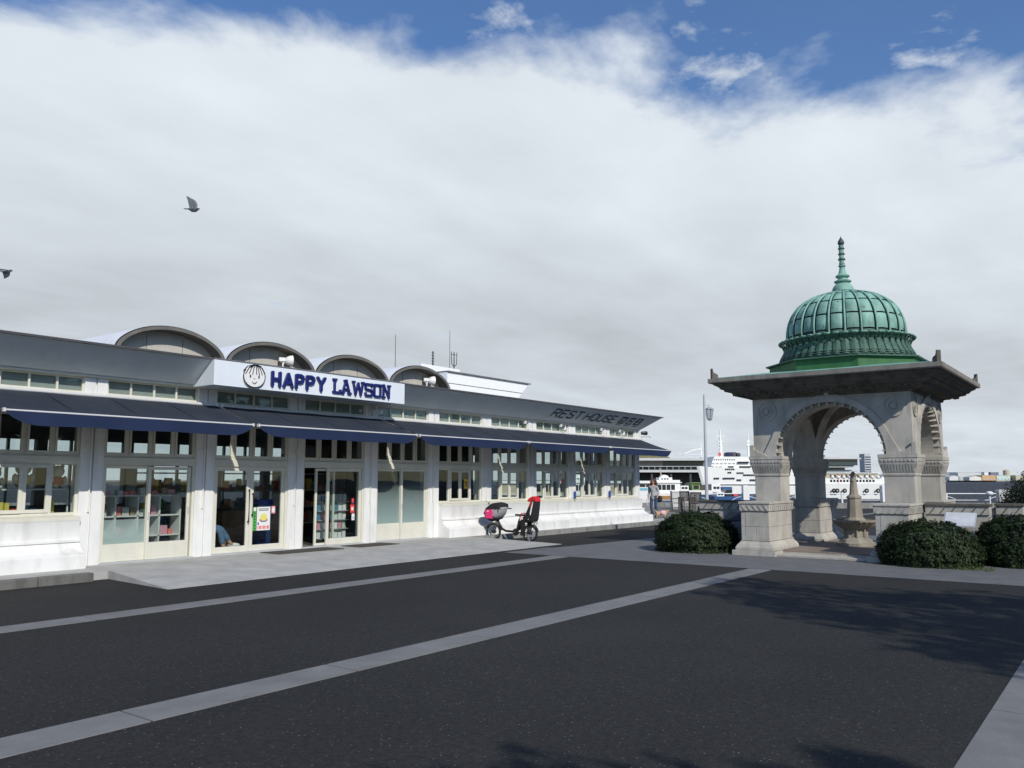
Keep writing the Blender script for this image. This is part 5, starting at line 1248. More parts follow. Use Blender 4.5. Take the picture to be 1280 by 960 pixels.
ct = thing('cart', 'small grey metal-framed cart behind the white plinth corner', 'cart', bgp(806, 37.5, PZ), BR + rad(20))
for s_ in (-1, 1):
    build(MB().tube([(-.25, .2 * s_, .12), (.25, .2 * s_, .12), (.30, .2 * s_, .8), (.38, .2 * s_, .86)], .014, 6), 'side_tube', M_GREYM, ct, local=True)
    for x_ in (-.22, .22): build(MB().torus((x_, .22 * s_, .09), .07, .022, 'y', 16, 6), 'wheel', M_RUB, ct, local=True)
build(MB().box(-.24, .24, -.18, .18, .14, .17), 'deck', M_GREYM, ct, local=True); build(MB().box(-.2, .2, -.16, .16, .172, .42), 'crate', mat('grey_crate', (.2, .21, .22), .7, .1), ct, local=True)
# ---- pigeons
M_PIG = mat('pigeon_feather', (0.055, 0.06, 0.072), .8, .25, 18); M_PIGL = mat('pigeon_underwing', (0.17, 0.18, 0.20), .8, .3, 25)
def bird(label, loc, rot, wing_up):
    t = thing('pigeon', label, 'bird', loc, rot, 'pigeons in the air')
    build(MB().tube([(-.17, 0, .045), (-.14, 0, .045), (-.10, 0, .03), (-.02, 0, .0), (.07, 0, -.01), (.12, 0, .005), (.15, 0, .02), (.175, 0, .022), (.195, 0, .012)], [.008, .02, .03, .052, .052, .036, .03, .022, .006], 12), 'body', M_PIG, t, local=True, smooth=True)
    build(MB().hexa([(-.12, -.02, .035), (-.26, -.05, .05), (-.26, .05, .05), (-.12, .02, .035), (-.12, -.02, .043), (-.26, -.05, .054), (-.26, .05, .054), (-.12, .02, .043)]), 'tail', M_PIG, t, local=True)
    build(MB().tube([(.193, 0, .012), (.215, 0, .006)], [.006, .002], 6), 'beak', M_BLACK, t, local=True)
    for s_ in (-1, 1):
        up = wing_up if s_ > 0 else wing_up * .96
        ax = Vector((-.10, math.cos(up) * s_, math.sin(up)))
        o_ = Vector((.02, .03 * s_, .03)); pts = []
        for f, c0, c1 in ((0, .07, -.09), (.25, .085, -.10), (.5, .07, -.10), (.75, .02, -.10), (.92, -.05, -.11), (1.0, -.11, -.125)):
            p = o_ + ax * .33 * f; pts.append((p + Vector((c0, 0, 0)), p + Vector((c1, 0, -.012))))
        mb = MB(); n = len(pts)
        for dz in (0, .006): mb.add([tuple(q_ + Vector((0, -dz * s_, dz))) for pr_ in pts for q_ in pr_], [(2 * i, 2 * i + 1, 2 * i + 3, 2 * i + 2) for i in range(n - 1)])
        build(mb, 'wing', M_PIGL, t, local=True)
    return t
D_ = 21.5
bird('dark pigeon flying with raised wings against the grey cloud', bg(pxL(226, D_), D_, pyZ(252, D_)), BR + rad(-12), rad(76))
bird('dark bird half cut off at the left edge of the sky', bg(pxL(-13, D_), D_, pyZ(333, D_)), BR + rad(10), rad(-28))
# ================================================================== fittings of the rest house
def flood(label, u, v, z, yaw):
    t = thing('floodlight', label, 'floodlight', (u, v, z - .01), yaw, 'white floodlights under the roof vaults')
    build(MB().ring([[(x_, r_ * math.cos(2 * math.pi * i / 20), .22 + r_ * math.sin(2 * math.pi * i / 20)) for i in range(20)] for x_, r_ in ((-.10, .03), (-.07, .08), (0, .125), (.08, .145), (.10, .15))]), 'reflector', M_WHITE, t, local=True, smooth=50)
    build(MB().ring([[(x_, r_ * math.cos(2 * math.pi * i / 20), .22 + r_ * math.sin(2 * math.pi * i / 20)) for i in range(20)] for x_, r_ in ((.101, .14), (.115, .12))]), 'lens', M_PANEL, t, local=True)
    build(MB().tube([(-.14, 0, 0), (-.14, 0, .12), (-.10, 0, .22)], .022, 8), 'bracket', M_WHITE, t, local=True)
    t.scale = (.85, .85, .85)
    build(MB().box(-.25, -.09, -.05, .05, .19, .29), 'ballast', M_WHITE, t, local=True, bevel=.01)
    return t
flood('round white floodlight in the vault end above the HAPPY sign letters', cb(1) + 1.62, 14.98, 4.155, rad(-25))
flood('round white floodlight in the vault end nearest the white roof block', cb(3) + 1.62, 14.98, 4.155, rad(-25))
def spot(label, u):
    t = thing('spotlight', label, 'spotlight', (u, 15.42, 3.42), 0, 'small spotlights under the fascia')
    build(MB().tube([(0, .06, .10), (0, -.12, .10), (0, -.14, .04)], .012, 6), 'arm', M_GREYM, t, local=True)
    build(MB().ring([[(r_ * math.cos(2 * math.pi * i / 14), -.14 + y_ * .4 + r_ * math.sin(2 * math.pi * i / 14) * .6, .03 - y_) for i in range(14)] for y_, r_ in ((-.03, .02), (.02, .05), (.09, .075))]), 'lamp_head', M_WHITE, t, local=True, smooth=50)
    build(MB().box(-.05, .05, .02, .07, .05, .15), 'base_plate', M_WHITE, t, local=True)
for lab, u in (('small spotlight under the fascia just right of the shop sign', cb(3) + .1), ('small spotlight under the fascia left of the REST letters', cb(5) + 1.9), ('small spotlight under the fascia below the word REST', cb(6) + 1.6),
               ('small spotlight under the fascia below the word HOUSE', cb(7) + 1.9), ('small spotlight under the fascia below the three symbols', cb(8) + .9)): spot(lab, u)
cm = thing('corner_camera', 'dark security camera and bracket at the far fascia corner', 'camera', (28.98, 15.25, 3.42), rad(-40))
build(MB().ring([[(x_, r_ * math.cos(2 * math.pi * i / 14), .08 + r_ * math.sin(2 * math.pi * i / 14)) for i in range(14)] for x_, r_ in ((-.12, .06), (-.02, .07), (.1, .08), (.12, .06))]), 'housing', M_DKMET, cm, local=True, smooth=50)
build(MB().tube([(-.1, .1, -.06), (.05, 0, -.06), (.2, -.06, -.05)], .014, 6), 'arm', M_GREYM, cm, local=True)
build(MB().ell((.22, -.07, -.05), .045, 10, 6), 'sensor', M_WHITE, cm, local=True, smooth=True)
# antennas
def rod(label, x, y0, y1, V, r_, kind='rod'):
    d = rayv(x, y1, V); b = rayv(x, y0, V)
    t = thing('antenna', label, 'antenna', (b[0], b[1], 4.12), 0, 'antennas on the roof')
    h = d[2] - 4.12
    build(MB().tube([(0, 0, 0), (0, 0, h)], [r_ * 1.5, r_], 6), 'mast', M_DKMET, t, local=True)
    if kind == 'fork':
        for s_ in (-1, 1): build(MB().tube([(0, 0, h - .55), (.14 * s_, 0, h - .45), (.16 * s_, 0, h)], .014, 5), 'prong', M_DKMET, t, local=True)
        build(MB().tube([(-.16, 0, h - .1), (.16, 0, h - .1)], .01, 5), 'crossbar', M_DKMET, t, local=True)
    if kind == 'yagi':
        for i in range(6): build(MB().tube([(-.07, 0, h - .06 - .1 * i), (.07, 0, h - .06 - .1 * i)], .012, 5), 'element', M_DKMET, t, local=True)
def rayv(x, y, V):
    P_ = math.atan(120 / 1044); f_ = FWD * math.cos(P_) + Vector((0, 0, math.sin(P_))); u_ = -FWD * math.sin(P_) + Vector((0, 0, math.cos(P_)))
    d = f_ * 1044 + RGT * (x - 640) + u_ * (480 - y); return Vector((0, 0, 1.7)) + d * (V / d.y)
rod('thin whip antenna standing on the roof left of the others', 494, 458, 418, 19, .008)
rod('stubby thick antenna on the roof behind the fourth vault', 541, 460, 439, 20, .022, 'yagi')
rod('tall thin whip antenna beside the forked antenna', 562, 460, 414, 20, .008)
rod('forked antenna on the white roof block', 567.5, 460, 440, 20, .018, 'fork')
# door mats
for lab, p in (('dark door mat before the double glass doors', (11.4, 13.2)), ('dark door mat before the open shop door', (13.7, 15.0))):
    mt_ = MB()
    for i in range(1): mt_.box(p[0], p[1], 14.62, 15.30, PZ + .002, PZ + .014)
    o = build(mt_, 'door_mat', mat('brown_mat', (.055, .05, .043), .95, .2, 10, .4, 200), bevel=.004); tag(o, lab, 'door mat', 'door mats at the shop doors')
# posters and stickers on the glass (flat print)
def poster(name, label, u0, u1, z0, z1, v, base, bits, cat='poster', grp=None):
    t = thing(name, label, cat, ((u0 + u1) / 2, v, z0), 0, grp)
    build(MB().box(u0, u1, v - .004, v, z0, z1), 'sheet', base, t)
    for i, (a, b, c, d, m_) in enumerate(bits):
        W_, H_ = u1 - u0, z1 - z0
        build(MB().box(u0 + W_ * a, u0 + W_ * b, v - .0052 - .0003 * i, v - .0042, z0 + H_ * c, z0 + H_ * d), 'print', m_, t)
    return t
mY = mat('print_yellow', (.75, .70, .18), .5, .05); mR = mat('print_red', (.70, .06, .05), .5, .05); mG = mat('print_green', (.07, .42, .06), .5, .05); mB = mat('print_blue', (.03, .07, .30), .5, .05); mO = mat('print_orange', (.72, .40, .03), .5, .05); mP = mat('print_pink', (.75, .35, .38), .5, .05); mK = mat('print_dark', (.05, .06, .08), .5, .05)
vb_ = 15.566
c1 = cb(1)
pos = poster('poster', 'white poster with a yellow disc and red lettering on the glass double door', c1 + 1.36, c1 + 1.71, .60, 1.11, vb_, M_WHITE,
       [(.1, .9, .90, .93, mK), (.15, .85, .84, .87, mK), (.3, .7, .36, .42, mB), (.2, .3, .40, .48, mR), (.7, .8, .40, .48, mR), (.05, .16, .24, .34, mB)] + [(.05 + .15 * i, .15 + .15 * i, .06, .20, mR if i % 2 else mP) for i in range(6)])
build(MB().ring([[(c1 + 1.535 + .095 * math.cos(2 * math.pi * i / 20), vb_ - y_, .885 + .08 * math.sin(2 * math.pi * i / 20)) for i in range(20)] for y_ in (.0042, .006)]), 'disc', mY, pos)
poster('poster', 'narrow green strip poster beside the white poster on the glass door', c1 + 1.26, c1 + 1.345, .60, 1.11, vb_, mG, [(.1, .9, .84, .98, M_WHITE)] + [(.3, .7, .06 + .13 * i, .13 + .13 * i, mK) for i in range(6)])
poster('poster', 'small pink notice at the right of the glass double door', c1 + 1.74, c1 + 1.84, .96, 1.12, vb_, mP, [(.15, .85, .2, .8, M_WHITE)])
c2 = cb(2)
poster('poster', 'red sticker with white mark on the sliding door by the open entrance', c2 + 1.73, c2 + 1.86, .90, 1.10, 15.562, mR, [(.25, .75, .3, .7, M_WHITE)])
poster('poster', 'small red sticker above the larger red sticker on the sliding door', c2 + 1.77, c2 + 1.84, 1.13, 1.25, 15.562, mR, [(.1, .9, .05, .3, mB)])
poster('poster', 'white paper notice below the red sticker on the sliding door', c2 + 1.78, c2 + 1.87, .72, .88, 15.562, M_WHITE, [(.2, .8, .3, .4, mK)])
c4 = cb(4)
poster('poster', 'yellow notice in the window between the frosted door and the bicycle', c4 + 1.36, c4 + 1.55, 1.45, 1.72, 15.562, mO, [(.2, .8, .55, .7, mK), (.2, .8, .3, .4, mK)])
for i, (kk, lab) in enumerate(((7, 'thin dark blue umbrella-shaped flag at the pillar below HOUSE'), (8, 'thin dark blue flag at the pillar nearest the building end'))):
    t = thing('blue_tube', 'thin blue cylinder standing on the sill ' + ('below the word HOUSE' if i == 0 else 'nearest the end of the building'), 'tube', (cb(kk) + .05, 15.43, 1.07))
    build(MB().lathe([(.03, 0), (.035, .02), (.035, .22), (.02, .25)], 12), 'tube_body', mB, t, local=True); build(MB().lathe([(.012, .25), (.012, .30)], 8), 'tube_cap', M_WHITE, t, local=True)
# ================================================================== inside the shop
ZI = PZ + .018
# cube shelf behind the first sliding door
c0 = cb(0)
sh_ = thing('cube_shelf', 'white cube shelf of goods behind the sliding glass door', 'shelf', (c0 + 1.2, 16.15, ZI))
for i in range(5): build(MB().box(c0 + .28 + .46 * i - .015, c0 + .28 + .46 * i + .015, 15.98, 16.32, ZI, 1.42), 'upright', M_SHELF, sh_)
for j in range(4): build(MB().box(c0 + .296, c0 + .28 + 1.84 - .016, 15.98, 16.32, ZI + .02 + .4 * j, ZI + .045 + .4 * j), 'shelf_board', M_SHELF, sh_)
M_GOODS = [mat('goods_%d' % i, c, .6, .15, 12) for i, c in enumerate(((.70, .20, .17), (.62, .30, .36), (.30, .22, .14), (.55, .55, .50), (.10, .25, .38), (.65, .55, .12), (.16, .33, .12), (.60, .08, .06)))]
gr_ = random.Random(8)
def goods(parent, rows, pal):
    """small packets too small to pick apart: one mass per colour on the shelf that carries them"""
    by = {}
    for u0, u1, v, z, hmax, cnt in rows:
        u = u0; n = 0
        while u < u1 - .06 and n < cnt:
            w_ = gr_.uniform(.06, .16); h = gr_.uniform(.3, 1.0) * hmax; m_ = gr_.choice(pal)
            by.setdefault(m_.name, (m_, MB()))[1].box(u, min(u + w_, u1), v - .06, v + .06, z + .001, z + h)
            u += w_ + gr_.uniform(.01, .05); n += 1
    for m_, mb in by.values(): build(mb, 'packets', m_, parent)['kind'] = 'stuff'
rows = []
for j, (z, cnt) in enumerate(((ZI + .846, 3), (ZI + .446, 2), (ZI + 1.246, 5))):
    for i in range(4):
        if (i + j) % 4 == 3 and j < 2: continue
        rows.append((c0 + .33 + .46 * i, c0 + .28 + .46 * (i + 1) - .05, 16.08, z, .20 if j < 2 else .16, cnt))
goods(sh_, rows, M_GOODS[:4])
# toy shelf in the left window
cm1 = cb(-1)
ts = thing('window_shelf', 'white two-tier display shelf of toys in the left shop window', 'shelf', (cm1 + 1.1, 16.0, ZI))
for z in (1.08, 1.52): build(MB().box(cm1 - 1.9, cm1 + 2.1, 15.82, 16.25, z, z + .025), 'shelf_board', M_SHELF, ts)
for i in range(6): build(MB().box(cm1 - 1.9 + .8 * i - .012, cm1 - 1.9 + .8 * i + .012, 15.84, 15.864, ZI, 1.519), 'upright', M_SHELF, ts)
def toy(label, u, z, body, sc_):
    t = thing('plush_toy', label, 'plush toy', (u, 16.0, z), 0, 'plush toys in the left shop window')
    fur = mat('white_plush', (.62, .61, .58), .95, .1)
    build(MB().ell((0, 0, .13 * sc_), (.13 * sc_, .11 * sc_, .135 * sc_), 14, 8), 'torso', body, t, local=True, smooth=True)
    build(MB().ell((0, -.01, .34 * sc_), (.125 * sc_, .11 * sc_, .12 * sc_), 14, 8), 'head', fur, t, local=True, smooth=True)
    for s_ in (-1, 1):
        build(MB().ell((.09 * s_ * sc_, 0, .44 * sc_), (.04 * sc_, .03 * sc_, .045 * sc_), 10, 6), 'ear', fur, t, local=True, smooth=True)
        build(MB().ell((.13 * s_ * sc_, -.03, .17 * sc_), (.045 * sc_, .05 * sc_, .08 * sc_), 10, 6), 'arm', fur, t, local=True, smooth=True)
        build(MB().ell((.07 * s_ * sc_, -.10 * sc_, .04 * sc_), (.05 * sc_, .08 * sc_, .045 * sc_), 10, 6), 'foot', fur, t, local=True, smooth=True)
toy('big white plush toy in a yellow top in the left shop window', cm1 + 1.36, 1.546, M_GOODS[5], 1.08)
toy('white plush toy in a red top right of the yellow one', cm1 + 1.96, 1.546, M_GOODS[7], .92)
toy('white plush toy in a red top at the left edge of the photo', cm1 + .62, 1.546, M_GOODS[7], .8)
toy('small white plush toy in a red top between the larger ones', cm1 + .90, 1.546, M_GOODS[7], .8)
goods(ts, [(cm1 + .2, cm1 + 2.0, 15.98, 1.106, .24, 12)], M_GOODS[4:])
# counter, racks and back shelves
o = thing('shop_counter', 'wooden shop counter seen through the open door', 'counter', (c2 + .9, 17.6, ZI))
build(MB().box(c2 - .6, c2 + 1.6, 17.4, 18.0, ZI, .98), 'front', M_WOOD, o); build(MB().box(c2 - .65, c2 + 1.65, 17.36, 18.04, .98, 1.02), 'worktop', M_DARK, o)
for nm, a, b in (('tall dark goods rack behind the glass double doors', c1 + .3, c1 + 2.1), ('goods rack on the back wall beyond the open door', c2 + .2, c2 + 2.1), ('rear goods rack behind the frosted doors', cb(3) + .3, cb(3) + 2.0)):
    rk_ = thing('goods_rack', nm, 'rack', ((a + b) / 2, 18.9, ZI), 0, 'racks at the back of the shop')
    for z in (.5, .95, 1.4, 1.85): build(MB().box(a, b, 18.7, 19.1, z, z + .03), 'rack_shelf', M_GREYM, rk_)
    for u in (a, b): build(MB().box(u - .02, u + .02, 18.7, 19.1, ZI, 2.0), 'rack_side', M_GREYM, rk_)
    goods(rk_, [(a + .05, b - .05, 18.8, z, .32, 14) for z in (.53, .98, 1.43)], M_GOODS)
mgz = thing('magazine_rack', 'white rack of printed cards behind the sliding door by the open entrance', 'rack', (c2 + 1.45, 15.95, ZI))
build(MB().box(c2 + 1.02, c2 + 2.0, 16.02, 16.05, ZI + .1, 1.35), 'back_board', M_SHELF, mgz)
for j in range(5):
    build(MB().box(c2 + 1.02, c2 + 2.0, 15.90, 16.02, ZI + .12 + .22 * j, ZI + .135 + .22 * j), 'tray', M_GREYM, mgz)
    for i in range(7):
        u = c2 + 1.04 + .135 * i; h = gr_.uniform(.12, .19)
        build(MB().box(u, u + .11, 15.97, 15.985, ZI + .137 + .22 * j, ZI + .137 + .22 * j + h), 'card', gr_.choice([M_WHITE, M_WHITE, M_SHELF, M_GOODS[3], M_GOODS[4], M_GOODS[1]]), mgz)
bn = thing('blue_bin', 'dark blue bin standing behind the glass double doors', 'bin', (c1 + 1.85, 16.1, ZI))
build(MB().sq([(.17, .15, 0), (.19, .17, .95), (.20, .18, 1.0)]), 'bin_body', mat('blue_plastic', (.012, .035, .12), .5, .1), bn, local=True); build(MB().sq([(.21, .19, 1.0), (.19, .17, 1.1)]), 'bin_lid', mB, bn, local=True)
# seated person just inside the double doors
sp_ = thing('person', 'person in blue jeans and white trainers sitting inside the glass double doors', 'person', (c1 + .52, 16.40, ZI), rad(50))
Js = [(0, 0, .50, .12), (0, .06, .68, .11), (0, .08, .88, .12), (0, .08, 1.0, .09), (0, .07, 1.07, .045), (0, .05, 1.17, .08), (0, .05, 1.24, .06),
      (-.09, -.05, .48, .08), (-.11, -.42, .47, .065), (-.10, -.50, .10, .045), (-.10, -.60, .04, .035), (.09, -.05, .48, .08), (.10, -.40, .50, .065), (.16, -.62, .16, .045), (.18, -.72, .10, .035),
      (-.19, .06, .97, .05), (-.24, -.02, .72, .04), (-.12, -.22, .58, .03), (.19, .06, .97, .05), (.25, -.04, .72, .04), (.12, -.22, .60, .03)]
Es = [(0, 1), (1, 2), (2, 3), (3, 4), (4, 5), (5, 6), (0, 7), (7, 8), (8, 9), (9, 10), (0, 11), (11, 12), (12, 13), (13, 14), (3, 15), (15, 16), (16, 17), (3, 18), (18, 19), (19, 20)]
skin_body('body', Js, Es, M_SKIN, sp_)
skin_body('jeans', [(0, 0, .50, .14), (-.09, -.06, .48, .098), (-.11, -.42, .47, .082), (-.10, -.49, .14, .062), (.09, -.06, .48, .098), (.10, -.40, .50, .082), (.155, -.60, .20, .062)], [(0, 1), (1, 2), (2, 3), (0, 4), (4, 5), (5, 6)], mat('pale_blue_jeans', (.10, .17, .28), .9, .25, 10), sp_)
skin_body('dark_jacket', [(0, .02, .56, .14), (0, .06, .7, .135), (0, .08, .9, .14), (0, .08, 1.0, .11), (-.19, .06, .97, .066), (-.245, -.02, .72, .055), (-.14, -.19, .6, .045), (.19, .06, .97, .066), (.255, -.04, .72, .055), (.14, -.19, .62, .045)], [(0, 1), (1, 2), (2, 3), (3, 4), (4, 5), (5, 6), (3, 7), (7, 8), (8, 9)], M_BLKF, sp_)
build(MB().ell((0, .06, 1.22), (.095, .105, .10), 14, 8), 'hair', M_HAIR, sp_, local=True, smooth=True)
for x_, y_, z_ in ((-.10, -.58, .05), (.18, -.69, .12)): build(MB().ell((x_, y_, z_), (.05, .14, .05), 12, 6), 'trainer', M_WHITE, sp_, local=True, smooth=True)
st_ = thing('stool', 'low dark stool under the seated person inside the doors', 'stool', (c1 + .52, 16.40, ZI))
build(MB().lathe([(.18, .34), (.18, .385)], 16), 'stool_top', M_DARK, st_, local=True)
for i in range(4): build(MB().tube([(.12 * math.cos(i * 1.57 + .8), .12 * math.sin(i * 1.57 + .8), .34), (.16 * math.cos(i * 1.57 + .8), .16 * math.sin(i * 1.57 + .8), 0)], .014, 6), 'leg', M_DARK, st_, local=True)
# restaurant tables
for i, (kk, lab) in enumerate(((5, 'dark cafe table inside the window right of the bicycle handlebar'), (6, 'dark cafe table inside the window under the word REST'), (7, 'dark cafe table inside the window under the word HOUSE'), (8, 'dark cafe table inside the window nearest the building end'))):
    t = thing('cafe_table', lab, 'table', (cb(kk) + 1.2, 16.6, ZI), 0, 'cafe tables inside the rest house')
    build(MB().box(-.4, .4, -.35, .35, .70, .735), 'table_top', M_WOOD, t, local=True); build(MB().tube([(0, 0, .02), (0, 0, .70)], .035, 8), 'pedestal', M_DARK, t, local=True); build(MB().box(-.25, .25, -.25, .25, 0, .02), 'base', M_DARK, t, local=True)
    for s_ in (-1, 1):
        c_ = thing('cafe_chair', ('left' if s_ < 0 else 'right') + ' chair of the ' + lab[:lab.index(' inside')] + lab[lab.index(' inside'):], 'chair', (cb(kk) + 1.2 + .62 * s_, 16.6, ZI), 0 if s_ > 0 else math.pi, 'cafe chairs inside the rest house')
        build(MB().box(-.2, .2, -.2, .2, .42, .46), 'seat', M_DARK, c_, local=True); build(MB().box(.17, .21, -.19, .19, .55, .92), 'backrest', M_DARK, c_, local=True)
        for a, b in ((-1, -1), (-1, 1), (1, -1), (1, 1)): build(MB().box(a * .18 - .015, a * .18 + .015, b * .17 - .015, b * .17 + .015, 0, .42 if a < 0 else .9), 'leg', M_DARK, c_, local=True)
# ================================================================== quay railing and harbour
M_RAIL = mat('white_rail_paint', (0.68, 0.70, 0.72), .45, .04)
D_ = 50.95
def railing(label, La, Lb, step=2.6):
    t = thing('quay_railing', label, 'railing', bg((La + Lb) / 2, D_, .33), BR, 'white railings along the quay')
    h = (Lb - La) / 2
    build(MB().tube([(-h, 0, .55), (h, 0, .55)], .03, 8), 'top_rail', M_RAIL, t, local=True)
    n = max(1, round(2 * h / step)); s_ = 2 * h / n
    for i in range(n + 1): build(MB().box(-h + s_ * i - .045, -h + s_ * i + .045, -.04, .04, 0, .56), 'post', M_RAIL, t, local=True)
    for i in range(n):
        a = -h + s_ * i
        build(MB().tube([(a + .05, 0, .38), (a + .35, 0, .30), (a + .62, 0, .16), (a + s_ - .62, 0, .16), (a + s_ - .35, 0, .30), (a + s_ - .05, 0, .38)], .022, 6), 'curved_rail', M_RAIL, t, local=True)
railing('white quay railing with curved lower bars at the right, behind the low stone wall', pxL(1118, D_), pxL(1246, D_))
railing('white quay railing seen through the pavilion arches', pxL(935, D_), pxL(1110, D_))
railing('white quay railing left of the pavilion, behind the terrace chairs', pxL(760, D_), pxL(927, D_))
railing('white quay railing running out of the photo at the right edge', pxL(1258, D_), pxL(1330, D_))
for x, lab in ((1252, 'pale concrete quay pillar at the right, between the railing and the tall bush'), (931, 'white quay post just left of the pavilion'), (1104, 'white quay post seen through the pavilion arch')):
    w_ = .32 if x == 1252 else .16
    t = thing('quay_post', lab, 'post', bg(pxL(x, D_), D_, .33), BR); zt = .74 if x == 1252 else 1.0
    build(MB().sq([(w_, .2, 0), (w_, .2, zt), (w_ * .8, .16, zt + .05)]), 'shaft', M_WHITE if x != 1252 else mat('pale_quay_stone', (.5, .5, .48), .8, .1), t, local=True); build(MB().sq([(w_ + .03, .23, 0), (w_ + .03, .23, .06)]), 'foot', M_KERB, t, local=True)
t = thing('telescope', 'white coin telescope on the quay railing at the right', 'telescope', bg(pxL(1230, D_), D_ - .5, 0), BR)
build(MB().tube([(0, 0, 0), (0, 0, .75)], .05, 8), 'post', M_RAIL, t, local=True); build(MB().ell((0, 0, .90), (.22, .2, .14), 12, 6), 'housing', M_RAIL, t, local=True, smooth=True)
t = thing('litter_box', 'pale grey concrete box on the terrace behind the chairs', 'box', bgp(845.5, 46, PZ), BR)
build(MB().sq([(.30, .28, 0), (.30, .28, .88), (.27, .25, .92)]), 'box_body', mat('pale_box', (.52, .53, .52), .7, .08), t, local=True); build(MB().sq([(.33, .31, .92), (.33, .31, .97)]), 'box_lid', M_WHITE, t, local=True)
t = thing('notice_board', 'white notice board with blue header on the terrace by the building corner', 'sign', bgp(803, 45, PZ), BR)
build(MB().box(-.28, .28, -.02, .02, .55, 1.18), 'board', M_WHITE, t, local=True); build(MB().box(-.26, .26, -.026, -.021, 1.0, 1.13), 'header', mat('cyan_print', (.15, .45, .55), .5, .05), t, local=True)
for s_ in (-1, 1): build(MB().box(.22 * s_ - .02, .22 * s_ + .02, -.018, .018, 0, .55), 'leg', M_GREYM, t, local=True)
M_SHIP = mat('white_ship_paint', (0.87, 0.865, 0.82), .4, .03, .5, dirt=(.6, .55, .45), dirt_amt=.2, streak=True)
M_SHIPG = mat('ship_window', (0.03, 0.035, 0.045), .2, .2)
M_HULLB = mat('blue_hull', (0.03, 0.10, 0.24), .5, .1)
M_TAN = mat('tan_superstructure', (0.50, 0.43, 0.30), .7, .1)
M_DKC = mat('dark_concrete', (0.09, 0.085, 0.08), .9, .2)
SEA = -1.6
def hull(parent, L, B, z0, z1, mt, bow=-1, name='hull', flare=.15):
    pts = []
    for z, k_ in ((z0, 1 - flare), (z1, 1.0)):
        bl_ = L / 2; bw = B / 2 * k_
        ring_ = [(-bl_ * (1 if k_ == 1 else .93), 0), (-bl_ * .72, -bw * .75), (-bl_ * .45, -bw), (bl_ * .9, -bw), (bl_, -bw * .8), (bl_, bw * .8), (bl_ * .9, bw), (-bl_ * .45, bw), (-bl_ * .72, bw * .75)]
        pts.append([(p[0] * (-bow), p[1], z + (.25 * (z1 - z0) if (z == z1 and i in (0, 1, 8)) else 0)) for i, p in enumerate(ring_)])
    return build(MB().ring(pts), name, mt, parent, local=True)
def deck(parent, x0, x1, B, z0, z1, mt=None, name='deck_house', win=None, rows=None, slope=0.0):
    d = build(MB().hexa([(x0, -B / 2, z0), (x1, -B / 2, z0), (x1, B / 2, z0), (x0, B / 2, z0), (x0 + slope, -B / 2, z1), (x1, -B / 2, z1), (x1, B / 2, z1), (x0 + slope, B / 2, z1)]), name, mt or M_SHIP, parent, local=True)
    if win:
        a, b, n, wz0, wz1, fill = win; s_ = (b - a) / n
        for i in range(n): build(MB().box(a + s_ * i + s_ * (1 - fill) / 2, a + s_ * (i + 1) - s_ * (1 - fill) / 2, -B / 2 - .03, -B / 2 + .05, wz0, wz1), 'window', M_SHIPG, d, local=True)
    return d
# -- white passenger ship
D_ = 190.0; px_ = D_ / 1051
def X(x): return (x - 905) * px_
def Z(y): return 1.7 - (y - 600) * px_ 
sh = thing('passenger_ship', 'large white passenger ship with tall mast moored left of the pavilion', 'ship', bg(pxL(905, D_), D_, 0), BR)
hull_r = []
mbh = MB()
prof_t = [(X(866), -4.4), (X(869), -4.62), (X(1020), -4.6), (X(1022), 4.6), (X(930), 4.6), (X(885), 1.0)]
prof_b = [(X(878), -4.0), (X(881), -4.2), (X(1018), -4.2), (X(1020), 4.2), (X(935), 4.2), (X(895), 0.5)]
mbh.ring([[(*p, SEA - .3) for p in prof_b], [((p[0] + q_[0]) / 2, (p[1] + q_[1]) / 2, Z(606)) for p, q_ in zip(prof_t, prof_b)], [(*p, Z(590) + (1.2 if i in (0, 1, 5) else 0)) for i, p in enumerate(prof_t)]])
build(mbh, 'hull', M_SHIP, sh, local=True)
build(MB().box(X(891), X(1019), -4.66, -4.3, Z(605.6), Z(604.8)), 'rubbing_strake', M_GREYM, sh, local=True)
deck(sh, X(882), X(1015), 8.8, Z(590), Z(583), win=(X(884), X(897), 3, Z(592) + 1.5, Z(590.2) + .9, .75), slope=X(886) - X(882))
deck(sh, X(884), X(950), 8.4, Z(583), Z(577), win=(X(884), X(914), 6, Z(585) + .8, Z(581.5) + .3, .62), slope=.3)
deck(sh, X(886), X(945), 8.0, Z(577), Z(571.5), win=(X(887), X(914), 10, Z(576.2), Z(574.6), .5), slope=.4)
for i, (xa, xb, y_) in enumerate(((903, 908, 591), (914, 923, 591.5), (914, 920, 600), (930, 943, 600), (934, 943, 589.5), (904, 911, 584), (886, 893, 598), (897, 912, 598), (900, 912, 587), (918, 932, 584), (916, 930, 578.5), (922, 941, 594))):
    n = max(2, int((xb - xa) / 2.2)); s_ = (xb - xa) / n
    for j in range(n): build(MB().box(X(xa + s_ * j + .3), X(xa + s_ * (j + 1) - .3), -4.68, -4.2, Z(y_ + .9), Z(y_ - .9)), 'porthole', M_SHIPG, sh, local=True)
build(MB().tube([(X(902), 0, Z(572)), (X(901.5), 0, Z(537))], [.42, .14], 8), 'mast', M_SHIP, sh, local=True)
for y_, w_ in ((545, 1.0), (552, .5), (556, .45), (560, .6), (564, .5)): build(MB().box(X(901.5) - w_, X(901.5) + w_, -.2, .2, Z(y_ + .5), Z(y_ - .5)), 'mast_yard', M_SHIP, sh, local=True)
for s_ in (-1, 1): build(MB().tube([(X(901.5) + .9 * s_, 0, Z(545)), (X(901.5) + .9 * s_, 0, Z(542))], .07, 5), 'mast_light', M_SHIP, sh, local=True)
